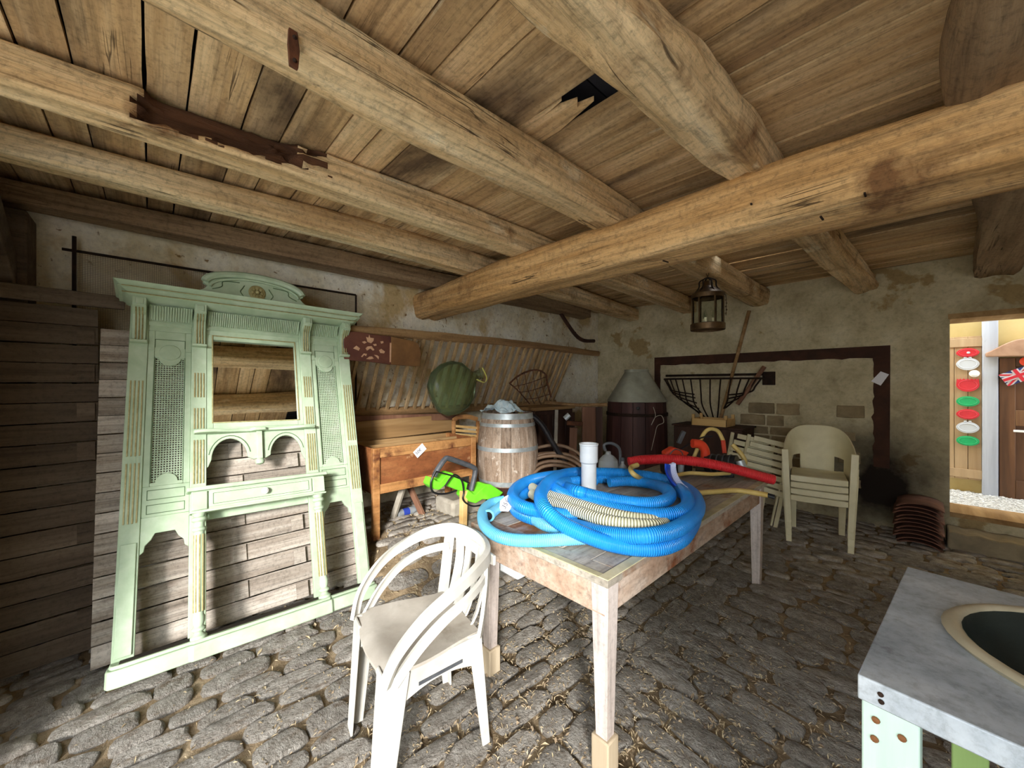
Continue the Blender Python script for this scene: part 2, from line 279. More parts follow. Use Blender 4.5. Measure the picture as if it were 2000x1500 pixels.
# ---------------------------------------------------------------- mesh builder
class MB:
    def __init__(s): s.v = []; s.f = []; s.a = []; s.fm = {}
    def add(s, vs, fs, al=None):
        o = len(s.v); s.v += [Vector(p) for p in vs]; s.f += [tuple(i + o for i in q) for q in fs]
        s.a += list(al) if al else [0.0] * len(vs); return s
    def box(s, x0, x1, y0, y1, z0, z1):
        return s.add([(x0, y0, z0), (x1, y0, z0), (x1, y1, z0), (x0, y1, z0), (x0, y0, z1), (x1, y0, z1), (x1, y1, z1), (x0, y1, z1)],
                     [(3, 2, 1, 0), (4, 5, 6, 7), (0, 1, 5, 4), (1, 2, 6, 5), (2, 3, 7, 6), (3, 0, 4, 7)])
    def bar(s, p0, p1, w, h, up=(0, 0, 1), w1=None, h1=None):
        p0, p1 = Vector(p0), Vector(p1); d = (p1 - p0).normalized(); up = Vector(up)
        sd = d.cross(up)
        if sd.length < 1e-4: sd = d.cross(Vector((0, 1, 0)))
        sd.normalize(); u2 = sd.cross(d).normalized(); vs = []
        for p, a, b in ((p0, w, h), (p1, w1 or w, h1 or h)):
            vs += [p - sd * a / 2 - u2 * b / 2, p + sd * a / 2 - u2 * b / 2, p + sd * a / 2 + u2 * b / 2, p - sd * a / 2 + u2 * b / 2]
        return s.add(vs, [(3, 2, 1, 0), (4, 5, 6, 7), (0, 1, 5, 4), (1, 2, 6, 5), (2, 3, 7, 6), (3, 0, 4, 7)])
    def prism(s, pts, lo, hi, ax='X'):
        "extrude a 2D outline along axis ax. 2D coords are the other two axes in order"
        n = len(pts)
        def q(a, b, c): return (c, a, b) if ax == 'X' else (a, c, b) if ax == 'Y' else (a, b, c)
        vs = [q(a, b, lo) for a, b in pts] + [q(a, b, hi) for a, b in pts]
        return s.add(vs, [tuple(range(n))[::-1], tuple(range(n, 2 * n))] + [(i, (i + 1) % n, n + (i + 1) % n, n + i) for i in range(n)])
    def lathe(s, prof, c=(0, 0, 0), seg=20, cap=True, axis='Z', sx=1, sy=1):
        c = Vector(c); vs = []; fs = []; n = len(prof)
        for r, z in prof:
            for k in range(seg):
                a = 2 * pi * k / seg; p = (r * cos(a) * sx, r * sin(a) * sy, z)
                if axis == 'X': p = (z, p[0], p[1])
                elif axis == 'Y': p = (p[0], z, p[1])
                vs.append(c + Vector(p))
        for i in range(n - 1):
            for k in range(seg):
                k2 = (k + 1) % seg; fs.append((i * seg + k, i * seg + k2, (i + 1) * seg + k2, (i + 1) * seg + k))
        if cap: fs += [tuple(range(seg))[::-1], tuple((n - 1) * seg + k for k in range(seg))]
        return s.add(vs, fs)
    def tube(s, pts, r, seg=10, closed=False, cap=True, smooth=6, flat=None, rfn=None):
        P = spline(pts, smooth, closed) if smooth else [Vector(p) for p in pts]
        n = len(P); vs = []; al = []; L = 0; up = None; fs = []
        for i, p in enumerate(P):
            t = (P[(i + 1) % n] - P[i - 1]) if closed else (P[min(i + 1, n - 1)] - P[max(i - 1, 0)])
            if t.length < 1e-9: t = Vector((0, 0, 1))
            t.normalize()
            if up is None:
                up = Vector((0, 0, 1)) if abs(t.z) < .9 else Vector((1, 0, 0))
            up = (up - t * up.dot(t)).normalized(); sd = t.cross(up)
            if i: L += (p - P[i - 1]).length
            rr = r if rfn is None else r * rfn(i / max(n - 1, 1))
            for k in range(seg):
                a = 2 * pi * k / seg + pi / seg
                if flat: vs.append(p + sd * cos(a) * flat[0] + up * sin(a) * flat[1])
                else: vs.append(p + (sd * cos(a) + up * sin(a)) * rr)
                al.append(L)
        for i in range(n if closed else n - 1):
            j = (i + 1) % n
            for k in range(seg):
                k2 = (k + 1) % seg; fs.append((i * seg + k, i * seg + k2, j * seg + k2, j * seg + k))
        if cap and not closed: fs += [tuple(range(seg))[::-1], tuple((n - 1) * seg + k for k in range(seg))]
        return s.add(vs, fs, al)
    def ball(s, c, r, seg=12, rings=7, sc=(1, 1, 1)):
        prof = [(max(r * sin(pi * i / rings), 1e-4), -r * cos(pi * i / rings)) for i in range(rings + 1)]
        m = MB().lathe(prof, (0, 0, 0), seg, cap=False); c = Vector(c)
        return s.add([c + Vector((v.x * sc[0], v.y * sc[1], v.z * sc[2])) for v in m.v], m.f)
    def xf(s, M):
        s.v = [M @ v for v in s.v]; return s
    def mesh(s, name):
        me = bpy.data.meshes.new(name); me.from_pydata([tuple(v) for v in s.v], [], s.f)
        if any(s.a): 
            at = me.attributes.new('along', 'FLOAT', 'POINT'); at.data.foreach_set('value', s.a)
        return me

def spline(pts, k=6, closed=False):
    P = [Vector(p) for p in pts]; n = len(P); out = []
    if n < 3: 
        return [P[0].lerp(P[-1], i / k) for i in range(k + 1)]
    for i in range(n if closed else n - 1):
        g = (lambda j: P[j % n]) if closed else (lambda j: P[min(max(j, 0), n - 1)])
        p0, p1, p2, p3 = g(i - 1), g(i), g(i + 1), g(i + 2)
        for j in range(k):
            t = j / k
            out.append(.5 * ((2 * p1) + (p2 - p0) * t + (2 * p0 - 5 * p1 + 4 * p2 - p3) * t * t + (3 * p1 - p0 - 3 * p2 + p3) * t ** 3))
    if not closed: out.append(P[-1])
    return out

def finish(me, m, smooth, ang=.6):
    ms = m if isinstance(m, (list, tuple)) else [m]
    for q in ms: me.materials.append(MATS[q])
    me.validate(); me.update()
    import bmesh
    bm = bmesh.new(); bm.from_mesh(me); bmesh.ops.recalc_face_normals(bm, faces=bm.faces); bm.to_mesh(me); bm.free()
    if smooth:
        me.polygons.foreach_set('use_smooth', [True] * len(me.polygons)); me.set_sharp_from_angle(angle=ang)

def thing(name, label, cat, loc=(0, 0, 0), rot=(0, 0, 0), group=None, kind=None):
    o = bpy.data.objects.new(name, None); COL.objects.link(o); o.location = loc; o.rotation_euler = rot
    o.empty_display_size = .1; tag(o, label, cat, group, kind); return o
def tag(o, label=None, cat=None, group=None, kind=None):
    if label: o['label'] = label
    if cat: o['category'] = cat
    if group: o['group'] = group
    if kind: o['kind'] = kind
    return o
def mtx(o):
    return Matrix.LocRotScale(o.location, o.rotation_euler, o.scale)
def part(mb, name, m, parent=None, world=False, smooth=True, bevel=0, label=None, kind=None, ang=.6, fmat=None):
    "one mesh object. world=True: the builder holds world coordinates, converted to the parent's frame"
    if parent is not None and world:
        M = mtx(parent)
        if parent.parent is not None: M = mtx(parent.parent) @ M
        mb.xf(M.inverted())
    loc = Vector((0, 0, 0))
    if parent is None or parent.type == 'MESH' or True:
        if parent is None:
            xs = [v.x for v in mb.v]; ys = [v.y for v in mb.v]; zs = [v.z for v in mb.v]
            loc = Vector(((min(xs) + max(xs)) / 2, (min(ys) + max(ys)) / 2, min(zs)))
            mb.v = [v - loc for v in mb.v]
    me = mb.mesh(name); finish(me, m, smooth, ang)
    if fmat:
        for i, q in enumerate(me.polygons): q.material_index = fmat(q)
    o = bpy.data.objects.new(name, me); COL.objects.link(o); o.location = loc
    if parent is not None: o.parent = parent
    if bevel:
        bv = o.modifiers.new('bevel', 'BEVEL'); bv.width = bevel; bv.segments = 2; bv.limit_method = 'ANGLE'; bv.angle_limit = .7
    tag(o, label=label, kind=kind); return o
def single(mb, name, m, label, cat, group=None, **k):
    o = part(mb, name, m, None, **k); return tag(o, label, cat, group)
def dup(o, parent=None):
    c = o.copy(); COL.objects.link(c); c.parent = parent
    return c
def dup_tree(o, parent=None):
    c = dup(o, parent)
    for ch in list(o.children): dup_tree(ch, c)
    return c
def struct(mb, name, m, **k):
    o = part(mb, name, m, None, **k); o['kind'] = 'structure'; return o
def text_mesh(s, size, name, m, parent, M, depth=.0006):
    cu = bpy.data.curves.new(name, 'FONT'); cu.body = s; cu.size = size; cu.align_x = 'CENTER'; cu.align_y = 'CENTER'; cu.extrude = depth; cu.shear = .15
    to = bpy.data.objects.new(name, cu); COL.objects.link(to)
    dg = bpy.context.evaluated_depsgraph_get(); me = bpy.data.meshes.new_from_object(to.evaluated_get(dg)); bpy.data.objects.remove(to); me.name = name
    me.transform(M); me.materials.clear(); me.materials.append(MATS[m])
    o = bpy.data.objects.new(name, me); COL.objects.link(o); o.parent = parent; return o
def nz(x, y=0, z=0): return noise.noise(Vector((x, y, z)))
def sstep(t): t = min(max(t, 0), 1); return t * t * (3 - 2 * t)
def fh(x, y):
    "height of the cobbled floor: it climbs onto a bank of earth along the left wall"
    return .26 * sstep((-x - 2.15) / .65) * sstep((y - .95) / .45)
# ================================================================ STRUCTURE
# ---- floor: earth with cobblestones set in it
mb = MB(); NX, NY = 90, 90; x0, x1, y0, y1 = XW - .25, 2.2, YN - .5, YW + .3
vs = []; fs = []
for j in range(NY + 1):
    for i in range(NX + 1):
        x = x0 + (x1 - x0) * i / NX; y = y0 + (y1 - y0) * j / NY
        vs.append((x, y, fh(x, y) - .006 + .006 * nz(x * 7, y * 7)))
for j in range(NY):
    for i in range(NX): a = j * (NX + 1) + i; fs.append((a, a + 1, a + NX + 2, a + NX + 1))
mb.add(vs, fs)
floor = struct(mb, 'floor', 'dirt')
tag(floor, 'uneven cobbled earth floor of the outbuilding')

def stone_proto(k):
    r = random.Random(100 + k); n = 14; m = MB(); vs = []
    ph = r.uniform(0, 9); e = r.uniform(.5, .75)
    ring = []
    for i in range(n):
        a = 2 * pi * i / n; ca, sa = cos(a), sin(a)
        px_ = math.copysign(abs(ca) ** e, ca); py_ = math.copysign(abs(sa) ** e, sa)
        w = 1 + .2 * nz(ca * 1.2 + ph, sa * 1.2, k)
        ring.append((px_ * w, py_ * w))
    tilt = (r.uniform(-.18, .18), r.uniform(-.18, .18))
    for sc, z in ((1.0, -.6), (.96, .58), (.84, .93)):
        for p in ring:
            vs.append((p[0] * sc, p[1] * sc, z + (tilt[0] * p[0] + tilt[1] * p[1] + .14 * nz(p[0] * 2, p[1] * 2, k * 3.1)) * (z > 0)))
    vs.append((r.uniform(-.15, .15), r.uniform(-.15, .15), 1.0))
    fs = []
    for q in range(2):
        for i in range(n): j = (i + 1) % n; fs.append((q * n + i, q * n + j, (q + 1) * n + j, (q + 1) * n + i))
    for i in range(n): fs.append((2 * n + i, 2 * n + (i + 1) % n, 3 * n))
    return vs, fs
PRO = [stone_proto(k) for k in range(12)]
stones = []
def lay(rows_along, a0, a1, b0, b1, pitch, lo, hi, seed):
    r = random.Random(seed); b = b0
    while b < b1:
        w = pitch * r.uniform(.8, 1.25); a = a0 - r.uniform(0, .15)
        while a < a1:
            l = r.uniform(lo, hi); am = a + l / 2; bm = b + w / 2 + .03 * nz(am * 1.3, b * 3, seed) + r.uniform(-.006, .006)
            p = (am, bm) if rows_along == 'X' else (bm, am)
            stones.append((p[0], p[1], l, w, (0 if rows_along == 'X' else pi / 2) + r.uniform(-.12, .12), r.randrange(12), r.uniform(.014, .023)))
            a += l
        b += w
lay('Y', -.75, YW, XW, -.98, .112, .16, .34, 5)
lay('X', -.98, 2.0, -.75, YW, .12, .16, .34, 6)
def inframe(x, y, z):
    q = Vector((x, y, z - CAMZ)); d = q.dot(FV)
    if d < .3: return 0
    u = 1000 + FPX * q.dot(RV) / d; v = 750 - FPX * q.z / d
    return 1 / d ** 2 if -20 < u < 2020 and 600 < v < 1540 else 0
order = sorted(range(len(stones)), key=lambda i: -inframe(stones[i][0], stones[i][1], fh(*stones[i][:2])) * stones[i][2] * stones[i][3])
top300 = set(i for i in order[:300] if inframe(stones[i][0], stones[i][1], 0) > 0)
pm = []
for k, (v, f) in enumerate(PRO):
    b_ = MB().add(v, f); me = b_.mesh('cobblestone'); finish(me, 'cobble', True, 1.2); pm.append(me)
rest = MB(); floc = floor.location.copy()
for i, (x, y, l, w, ang, k, h) in enumerate(stones):
    z = fh(x, y) - .004; sl = (fh(x - .05, y) - fh(x + .05, y)) / .1
    if i in top300:
        o = bpy.data.objects.new('cobblestone', pm[k]); COL.objects.link(o); o.parent = floor
        o.location = Vector((x, y, z)) - floc; o.rotation_euler = (Matrix.Rotation(math.atan(sl), 3, 'Y') @ Matrix.Rotation(ang, 3, 'Z')).to_euler(); o.scale = (l / 2 - .005, w / 2 - .003, h)
    else:
        M = Matrix.LocRotScale(Vector((x, y, z)), (Matrix.Rotation(math.atan(sl), 3, 'Y') @ Matrix.Rotation(ang, 3, 'Z')).to_euler(), Vector((l / 2 - .005, w / 2 - .003, h)))
        rest.add([M @ Vector(p) for p in PRO[k][0]], PRO[k][1])
rest.xf(Matrix.Translation(-floc))
part(rest, 'cobblestone_paving', 'cobble_world', floor, ang=1.2, kind='stuff')

# ---- left wall: rough plaster
def rough_wall(name, m, P, nu, nv, thick, amp, seed):
    "P(s,t)->(point, inward normal). slab with uneven inner face"
    b = MB(); vs = []; fs = []
    for j in range(nv + 1):
        for i in range(nu + 1):
            p, n = P(i / nu, j / nv); vs.append(p + n * (amp * nz(p.x * 1.7 + seed, p.y * 1.7, p.z * 1.7) + amp * .5 * nz(p.x * 6, p.y * 6 + seed, p.z * 6) - amp))
    k = len(vs)
    for j in range(nv + 1):
        for i in range(nu + 1): p, n = P(i / nu, j / nv); vs.append(p - n * thick)
    a = lambda i, j, o=0: o + j * (nu + 1) + i
    for j in range(nv):
        for i in range(nu):
            fs.append((a(i, j), a(i + 1, j), a(i + 1, j + 1), a(i, j + 1))); fs.append((a(i, j, k), a(i, j + 1, k), a(i + 1, j + 1, k), a(i + 1, j, k)))
    for i in range(nu): fs += [(a(i, 0), a(i, 0, k), a(i + 1, 0, k), a(i + 1, 0)), (a(i, nv), a(i + 1, nv), a(i + 1, nv, k), a(i, nv, k))]
    for j in range(nv): fs += [(a(0, j), a(0, j + 1), a(0, j + 1, k), a(0, j, k)), (a(nu, j), a(nu, j, k), a(nu, j + 1, k), a(nu, j + 1))]
    b.add(vs, fs); return struct(b, name, m)
wall_left = rough_wall('wall_left', 'plaster_left', lambda s, t: (Vector((XW, YN - .5 + (YW + .9 - YN) * s, -.05 + 2.95 * t)), Vector((1, 0, 0))), 90, 44, .45, .018, 1)
tag(wall_left, 'long wall with flaking cream plaster behind the green hallstand')

# ---- right wall with the doorway to the yard
DX0, DX1, DZ0, DZ1 = W(1855, 800, y=YW).x, 1.45, W(1856, 1002, y=YW).z, W(1856, 614, y=YW).z
wr = MB()
wr.box(XW, DX0, YW, YW + .42, -.05, 2.9); wr.box(DX1, 2.6, YW, YW + .42, -.05, 2.9)
wr.box(DX0, DX1, YW, YW + .42, DZ1, 2.9); wr.box(DX0, DX1, YW, YW + .42, -.05, DZ0)
wall_right = struct(wr, 'wall_right', 'plaster_right', smooth=False)
wall_right.data.transform(Matrix.Translation(wall_right.location)); wall_right.location = (0, 0, 0)
tag(wall_right, 'whitewashed end wall with a doorway to the yard')
# exposed masonry where the plaster has fallen
rs = random.Random(3); zz = .35
while zz < 1.22:
    hh = rs.uniform(.09, .15); xx = W(1440, 800, y=YW).x + rs.uniform(-.2, 0) + max(0, .5 - zz) * .0
    while xx < W(1660, 800, y=YW).x:
        ll = rs.uniform(.14, .32)
        q = (xx - W(1540, 0, y=YW).x) / .75; wz = (zz - .72) / .5
        if q * q + wz * wz < 1 and rs.random() < .85:
            s_ = MB(); t_ = rs.uniform(.004, .02)
            pts = [(xx + .008, zz + .008), (xx + ll * .5, zz + rs.uniform(.002, .014)), (xx + ll - .01, zz + .01), (xx + ll - rs.uniform(.006, .02), zz + hh * .5), (xx + ll - .012, zz + hh - .01), (xx + ll * .4, zz + hh - rs.uniform(.004, .016)), (xx + .012, zz + hh - .012), (xx + rs.uniform(.004, .016), zz + hh * .5)]
            s_.prism(pts, YW - t_, YW + .02, 'Y')
            part(s_, 'wall_stone', 'stone_block', wall_right, world=True, bevel=.006)
        xx += ll
    zz += hh
# brown painted border round a recessed panel of plaster
def wr_pt(u, v): p = W(u, v, y=YW); return (p.x, p.z)
ol, orr = wr_pt(1279, 692)[0], wr_pt(1739, 682)[0]; ot = wr_pt(1500, 687)[1]; ir = wr_pt(1706, 700)[0]; il = wr_pt(1290, 710)[0]; it = wr_pt(1500, 706)[1]
b = MB(); N = 40
up = [(ol + (orr - ol) * i / N, ot) for i in range(N + 1)]
lowp = [(orr - (orr - ol) * i / N, it + .018 * nz(i * .9, 3) + .01 * nz(i * 2.7, 8)) for i in range(N + 1)]
b.prism(up + lowp, YW - .014, YW + .01, 'Y')
b.prism([(ol, it + .02)] + [(il + .012 * nz(k * .8, 5), it + .02 - k * .04) for k in range(14)] + [(ol, it + .02 - .52)], YW - .013, YW + .01, 'Y')
b.prism([(orr, it + .02)] + [(orr - .005, it - 1.12)] + [(ir + .03 * nz(k * .55, 11) - .0 * k, it + .02 - (27 - k) * .042) for k in range(28)], YW - .012, YW + .01, 'Y')
tr = struct(b, 'trim_1', 'brown_paint', smooth=False); tag(tr, 'dark brown painted border framing a panel of the end wall')

# ---- near wall with the wide barn opening, and the wall on the camera's right
OX0, OX1, OZ = -2.10, 1.95, 2.44
b = MB(); b.box(XW - .45, OX0, YN - .45, YN, -.05, 2.9); b.box(OX1, 2.6, YN - .45, YN, -.05, 2.9); b.box(OX0, OX1, YN - .45, YN, OZ, 2.9)
wn = struct(b, 'wall_near', 'wall_outer', smooth=False); tag(wn, 'front wall with the wide barn opening')
b = MB(); b.box(2.15, 2.6, YN, YW + .42, -.05, 2.9)
ws = struct(b, 'wall_side', 'wall_outer', smooth=False); tag(ws, 'side wall opposite the green hallstand')

# ---- roof slab above the boards (dark slates), with the gap that lets daylight through
HG = (-1.75, -.80, 3.70, 4.65)       # daylight gap
zr = ZP + .16
b = MB()
b.box(XW - .45, 2.6, YN - .45, HG[2], zr, zr + .06); b.box(XW - .45, 2.6, HG[3], YW + .42, zr, zr + .06)
b.box(XW - .45, HG[0], HG[2], HG[3], zr, zr + .06); b.box(HG[1], 2.6, HG[2], HG[3], zr, zr + .06)
ceiling = struct(b, 'ceiling', 'roof_slate', smooth=False); tag(ceiling, 'boarded ceiling of weathered planks under dark slates')
# slates seen through the broken board
for i in range(3):
    s_ = MB().box(-1.25 + i * .28, -.98 + i * .28, 1.05, 1.6, zr - .03 - .004 * i, zr - .018 - .004 * i)
    part(s_, 'slate', 'roof_slate', ceiling, world=True, smooth=False)

JX = dict(D=-3.50, C=-2.78, B=-2.12, A=-1.335, E=-.57, F=.17, G=1.0)
rb = random.Random(21); y = YN - .02; row = 0
wide = {0: .16, 1: .15, 2: .2, 3: .17}
while y < YW - .01:
    w = min(rb.choice([.13, .15, .17, .19, .21, .15]), YW - y)
    if .9 < y < 1.06: w = 1.22 - y
    elif 1.2 < y < 1.25: w = 1.385 - y
    elif 3.45 < y < 3.659: w = 3.66 - y
    elif 3.659 < y < 3.661: w = .10
    cut = rb.choice([JX['A'], JX['B'], JX['C'], JX['E']]); segs = [(XW - .02, cut), (cut, 2.15)]
    if 1.2 < y < 1.25: segs = [(XW - .02, JX['B']), (JX['B'], -1.03), (-.62, 2.15)]
    if 3.659 < y < 3.661: segs = [(XW - .02, -1.24), (-.76, 2.15)]
    for (a, c) in segs:
        g = .0035; zo = rb.uniform(-.004, .006); n = max(4, int((c - a) / .12)); s_ = MB(); lo = []; hi = []
        ph = rb.uniform(0, 50); sg = rb.choice([.004, .006, .01])
        for i in range(n + 1):
            x = a + (c - a) * i / n
            lo.append((x, y + g + sg * max(0, nz(x * 3 + ph, y * 9)))); hi.append((x, y + w - g - sg * max(0, nz(x * 3 + ph + 9, y * 9))))
        if abs(c + 1.03) < 1e-6:   # the broken end
            e = [(c + .01, y + .02), (c - .10, y + .035), (c - .02, y + .05), (c + .05, y + .075), (c + .03, y + .10), (c + .10, y + .12)]; lo = lo[:-1]; hi = hi[:-1]
            pts = lo + e + hi[::-1]
        else: pts = lo + hi[::-1]
        s_.prism(pts, ZP + zo, ZP + zo + .022, 'Z')
        part(s_, 'ceiling_plank', 'board', ceiling, world=True, smooth=False)
    y += w; row += 1

# ================================================================ BEAMS AND JOISTS
def log(path, w, h, seed, nseg=24, amp=.012, k=60, sq=.26, wf=None):
    "hewn timber: rounded-square section swept along a path, uneven like a real log"
    P = spline(path, k); b = MB(); n = len(P); vs = []; fs = []
    dense = []
    for q in range(400):
        a = 2 * pi * q / 400; ca, sa = cos(a), sin(a)
        dense.append((math.copysign(abs(ca) ** sq, ca) * w / 2, math.copysign(abs(sa) ** sq, sa) * h / 2))
    cum = [0]
    for q in range(400): x_, z_ = dense[q]; x2, z2 = dense[(q + 1) % 400]; cum.append(cum[-1] + math.hypot(x2 - x_, z2 - z_))
    sec = []; j = 0
    for q in range(nseg):
        tgt = cum[-1] * (q + .5) / nseg
        while cum[j + 1] < tgt: j += 1
        sec.append(dense[j])
    for i, p in enumerate(P):
        t = (P[min(i + 1, n - 1)] - P[max(i - 1, 0)]).normalized(); sd = t.cross(Vector((0, 0, 1))).normalized(); up = sd.cross(t)
        f = wf(i / (n - 1)) if wf else 1.0
        for q in range(nseg):
            cx, cz = sec[q]; rr = math.hypot(cx, cz); ca, sa = cx / rr, cz / rr
            L = i * .045 * 26 / k
            dn = amp * (nz(L * 1.2 + seed, ca * 1.3, sa * 1.3) * 1.6 + .7 * nz(L * 3 + seed, ca * 3, sa * 3) + .4 * nz(L * 4 + seed, ca * 9, sa * 9))
            vs.append(p + sd * cx * f + up * cz * f + (sd * ca + up * sa) * dn)
    for i in range(n - 1):
        for q in range(nseg): q2 = (q + 1) % nseg; fs.append((i * nseg + q, i * nseg + q2, (i + 1) * nseg + q2, (i + 1) * nseg + q))
    fs += [tuple(range(nseg))[::-1], tuple((n - 1) * nseg + q for q in range(nseg))]
    return b.add(vs, fs)
zj = ZP - .095
Y0 = YN + .01; Y1 = YW - .005
jl = {}
TAPER = lambda t: .74 + .26 * sstep(t * 2.6)
def joist(key, path, w, h, m, label, seed, **k):
    k.setdefault('wf', TAPER)
    b = log(path, w, h, seed, **k); jl[key] = single(b, 'ceiling_joist', m, label, 'joist', 'ceiling joists', ang=1.0)
joist('D', [(-3.53, Y0, zj + .0), (-3.5, 1.5, zj - .005), (-3.47, 3.2, zj), (-3.45, 4.75, zj - .01)], .22, .17, 'grey_joist', 'flat joist lying along the top of the flaking left wall', 1, amp=.008)
joist('C', [(-2.80, Y0, zj), (-2.76, 1.4, zj + .005), (-2.82, 3.2, zj - .01), (-3.02, Y1, zj - .02)], .17, .18, 'joist_wood', 'slim pale joist next to the one along the left wall', 2, amp=.008)
bb = log([(-2.16, Y0, zj), (-2.10, 1.4, zj), (-2.12, 3.2, zj), (-2.18, Y1, zj - .01)], .19, .18, 3, amp=.010, wf=TAPER, nseg=64, k=110)
# rotten hollow on the camera side
def rot_f(y, z): return min((y + .05) / .10, (.62 - y) / .40, (z - (zj - .055)) / .05 + min(0, .25 - y) * .9) + .45 * nz(y * 13, z * 38) + .2 * nz(y * 40, z * 60)
for v in bb.v:
    if v.x > -2.11 and -.3 < v.y < .9:
        e = sstep(rot_f(v.y, v.z) * 1.5); v.x -= .06 * e + .008 * e * nz(v.y * 30, v.z * 50)
jb = part(bb, 'ceiling_joist', ['joist_wood', 'rotten_wood'], None, ang=1.0)
for q in jb.data.polygons:
    c = q.center + jb.location
    if -.3 < c.y < .9 and c.x > -2.18 and q.normal.x > -.3 and rot_f(c.y, c.z) > .12: q.material_index = 1
tag(jb, 'joist with a long dark rotten hollow in its side', 'joist', 'ceiling joists')
joist('A', [(-1.30, Y0, zj - .01), (-1.32, .8, zj - .015), (-1.34, 2.0, zj - .005), (-1.34, Y1, zj - .02)], .20, .19, 'joist_wood', 'thick pale joist with a small rusty iron plate nailed to its side', 4, amp=.014)
joist('E', [(-.60, Y0, zj - .01), (-.66, .5, zj + .0), (-.60, 1.2, zj - .01), (-.56, 2.1, zj - .01), (-.50, 3.6, zj - .01), (-.40, Y1, zj - .03)], .19, .18, 'joist_wood', 'crooked log joist beside the hole in the boards', 5, amp=.018, sq=.34)
joist('F', [(.20, Y0, zj), (.20, 1.2, zj), (.20, 2.2, zj - .01), (.36, 3.6, zj - .02), (.45, Y1, zj - .03)], .25, .21, 'grey_joist', 'broad grey joist running out above the lit doorway', 6, amp=.02, sq=.45)
joist('G', [(1.02, Y0, zj), (1.0, 2.2, zj), (1.1, Y1, zj)], .2, .18, 'grey_joist', 'grey joist nearest the side wall, beyond the zinc sink table', 7, amp=.015)
# iron plate on joist A
pl = MB(); p0 = W(575, 95, x=-1.21)
pl.prism([(p0.y - .012, p0.z - .05), (p0.y + .010, p0.z - .052), (p0.y + .014, p0.z + .0), (p0.y + .008, p0.z + .05), (p0.y - .014, p0.z + .052), (p0.y - .016, p0.z + .01)], -1.222, -1.208, 'X')
part(pl, 'iron_plate', 'rusty_iron', jl['A'], world=True, label='rusty iron plate', bevel=.002)
for q in (-.035, .03): 
    part(MB().ball((-1.207, p0.y, p0.z + q), .006, 8, 5), 'nail', 'iron', jl['A'], world=True)
# main beam
zb = ZP - .19 - .135
b = log([(XW - .02, 2.19, zb - .01), (-2.4, 2.18, zb + .015), (-1.0, 2.19, zb + .02), (.6, 2.17, zb + .0), (2.2, 2.17, zb + .01)], .34, .285, 9, amp=.015, sq=.36, nseg=28, wf=lambda t: .93 + .10 * t)
beam = single(b, 'main_beam', 'beam_wood', 'massive hewn main beam carrying all the ceiling joists', 'beam', ang=1.0)
for (u, v) in ((1690, 380), (1605, 425), (1300, 510), (1470, 400)):
    p = W(u, v, y=2.02); part(MB().bar(p + Vector((0, .03, 0)), p + Vector((.0, -.03, -.004)), .006, .006), 'nail', 'iron', beam, world=True)
# timber post and brace in the near left corner
pt = thing('corner_post', 'dark timber post with a diagonal brace in the corner beside the stacked boards', 'post', (-3.5, -.55, 0))
part(MB().box(-.12, .12, -.11, .05, 0, ZP - .21), 'post', 'dark_shaded_wood', pt, bevel=.01)
part(MB().bar((0, -.04, 1.95), (.45, -.06, ZP - .24), .12, .14), 'brace', 'dark_shaded_wood', pt, bevel=.01)

# ================================================================ THE YARD OUTSIDE
b = MB().box(-9, 9, -12, YN - .4, -.3, -.03); g1 = struct(b, 'ground', 'gravel', smooth=False); tag(g1, 'pale gravel yard outside the barn opening')
b = MB().box(-4.5, 6, YW + .42, 11, -.3, DZ0 - .06); g2 = struct(b, 'ground_passage', 'gravel', smooth=False); tag(g2, 'pale gravel passage outside the end doorway')
rg = random.Random(4); b = MB()
for i in range(2600):
    x = rg.uniform(DX0 - .3, 1.9); y = rg.uniform(YW + .42, 6.95); r = rg.uniform(.010, .024); z = DZ0 - .06
    h = r * rg.uniform(.5, .8); a = rg.uniform(0, 6)
    vs = [(x + r * cos(a + k * 2 * pi / 5) * rg.uniform(.7, 1.1), y + r * sin(a + k * 2 * pi / 5) * rg.uniform(.7, 1.1), z + h * .3) for k in range(5)] + [(x, y, z + h)]
    b.add(vs, [(k, (k + 1) % 5, 5) for k in range(5)])
part(b, 'gravel_pebbles', 'gravel', g2, world=True, kind='stuff', smooth=False)
# unseen wall added across the yard to block low sky light
b = MB().box(-12, 1.0, -5.0, -4.6, -.1, 3.1); o_ = struct(b, 'wall_sky_block', 'wall_outer', smooth=False); tag(o_, 'unseen wall added across the yard to block low sky light')

b = MB().box(7.0, 14, -5.0, -4.6, -.1, 3.1); o_ = struct(b, 'wall_sky_block_right', 'wall_outer', smooth=False); tag(o_, 'second unseen wall added on the right of the yard to block sky light')  # second added wall out of view, narrows the sky beside the sun's path

# facade seen through the doorway
YF = 6.95
fz = DZ0 - .06
b = MB().box(DX0 - 1.2, 2.6, YF, YF + .3, fz, 5.0); fa = struct(b, 'wall_yard', 'facade', smooth=False); tag(fa, 'cream rendered facade across the passage')
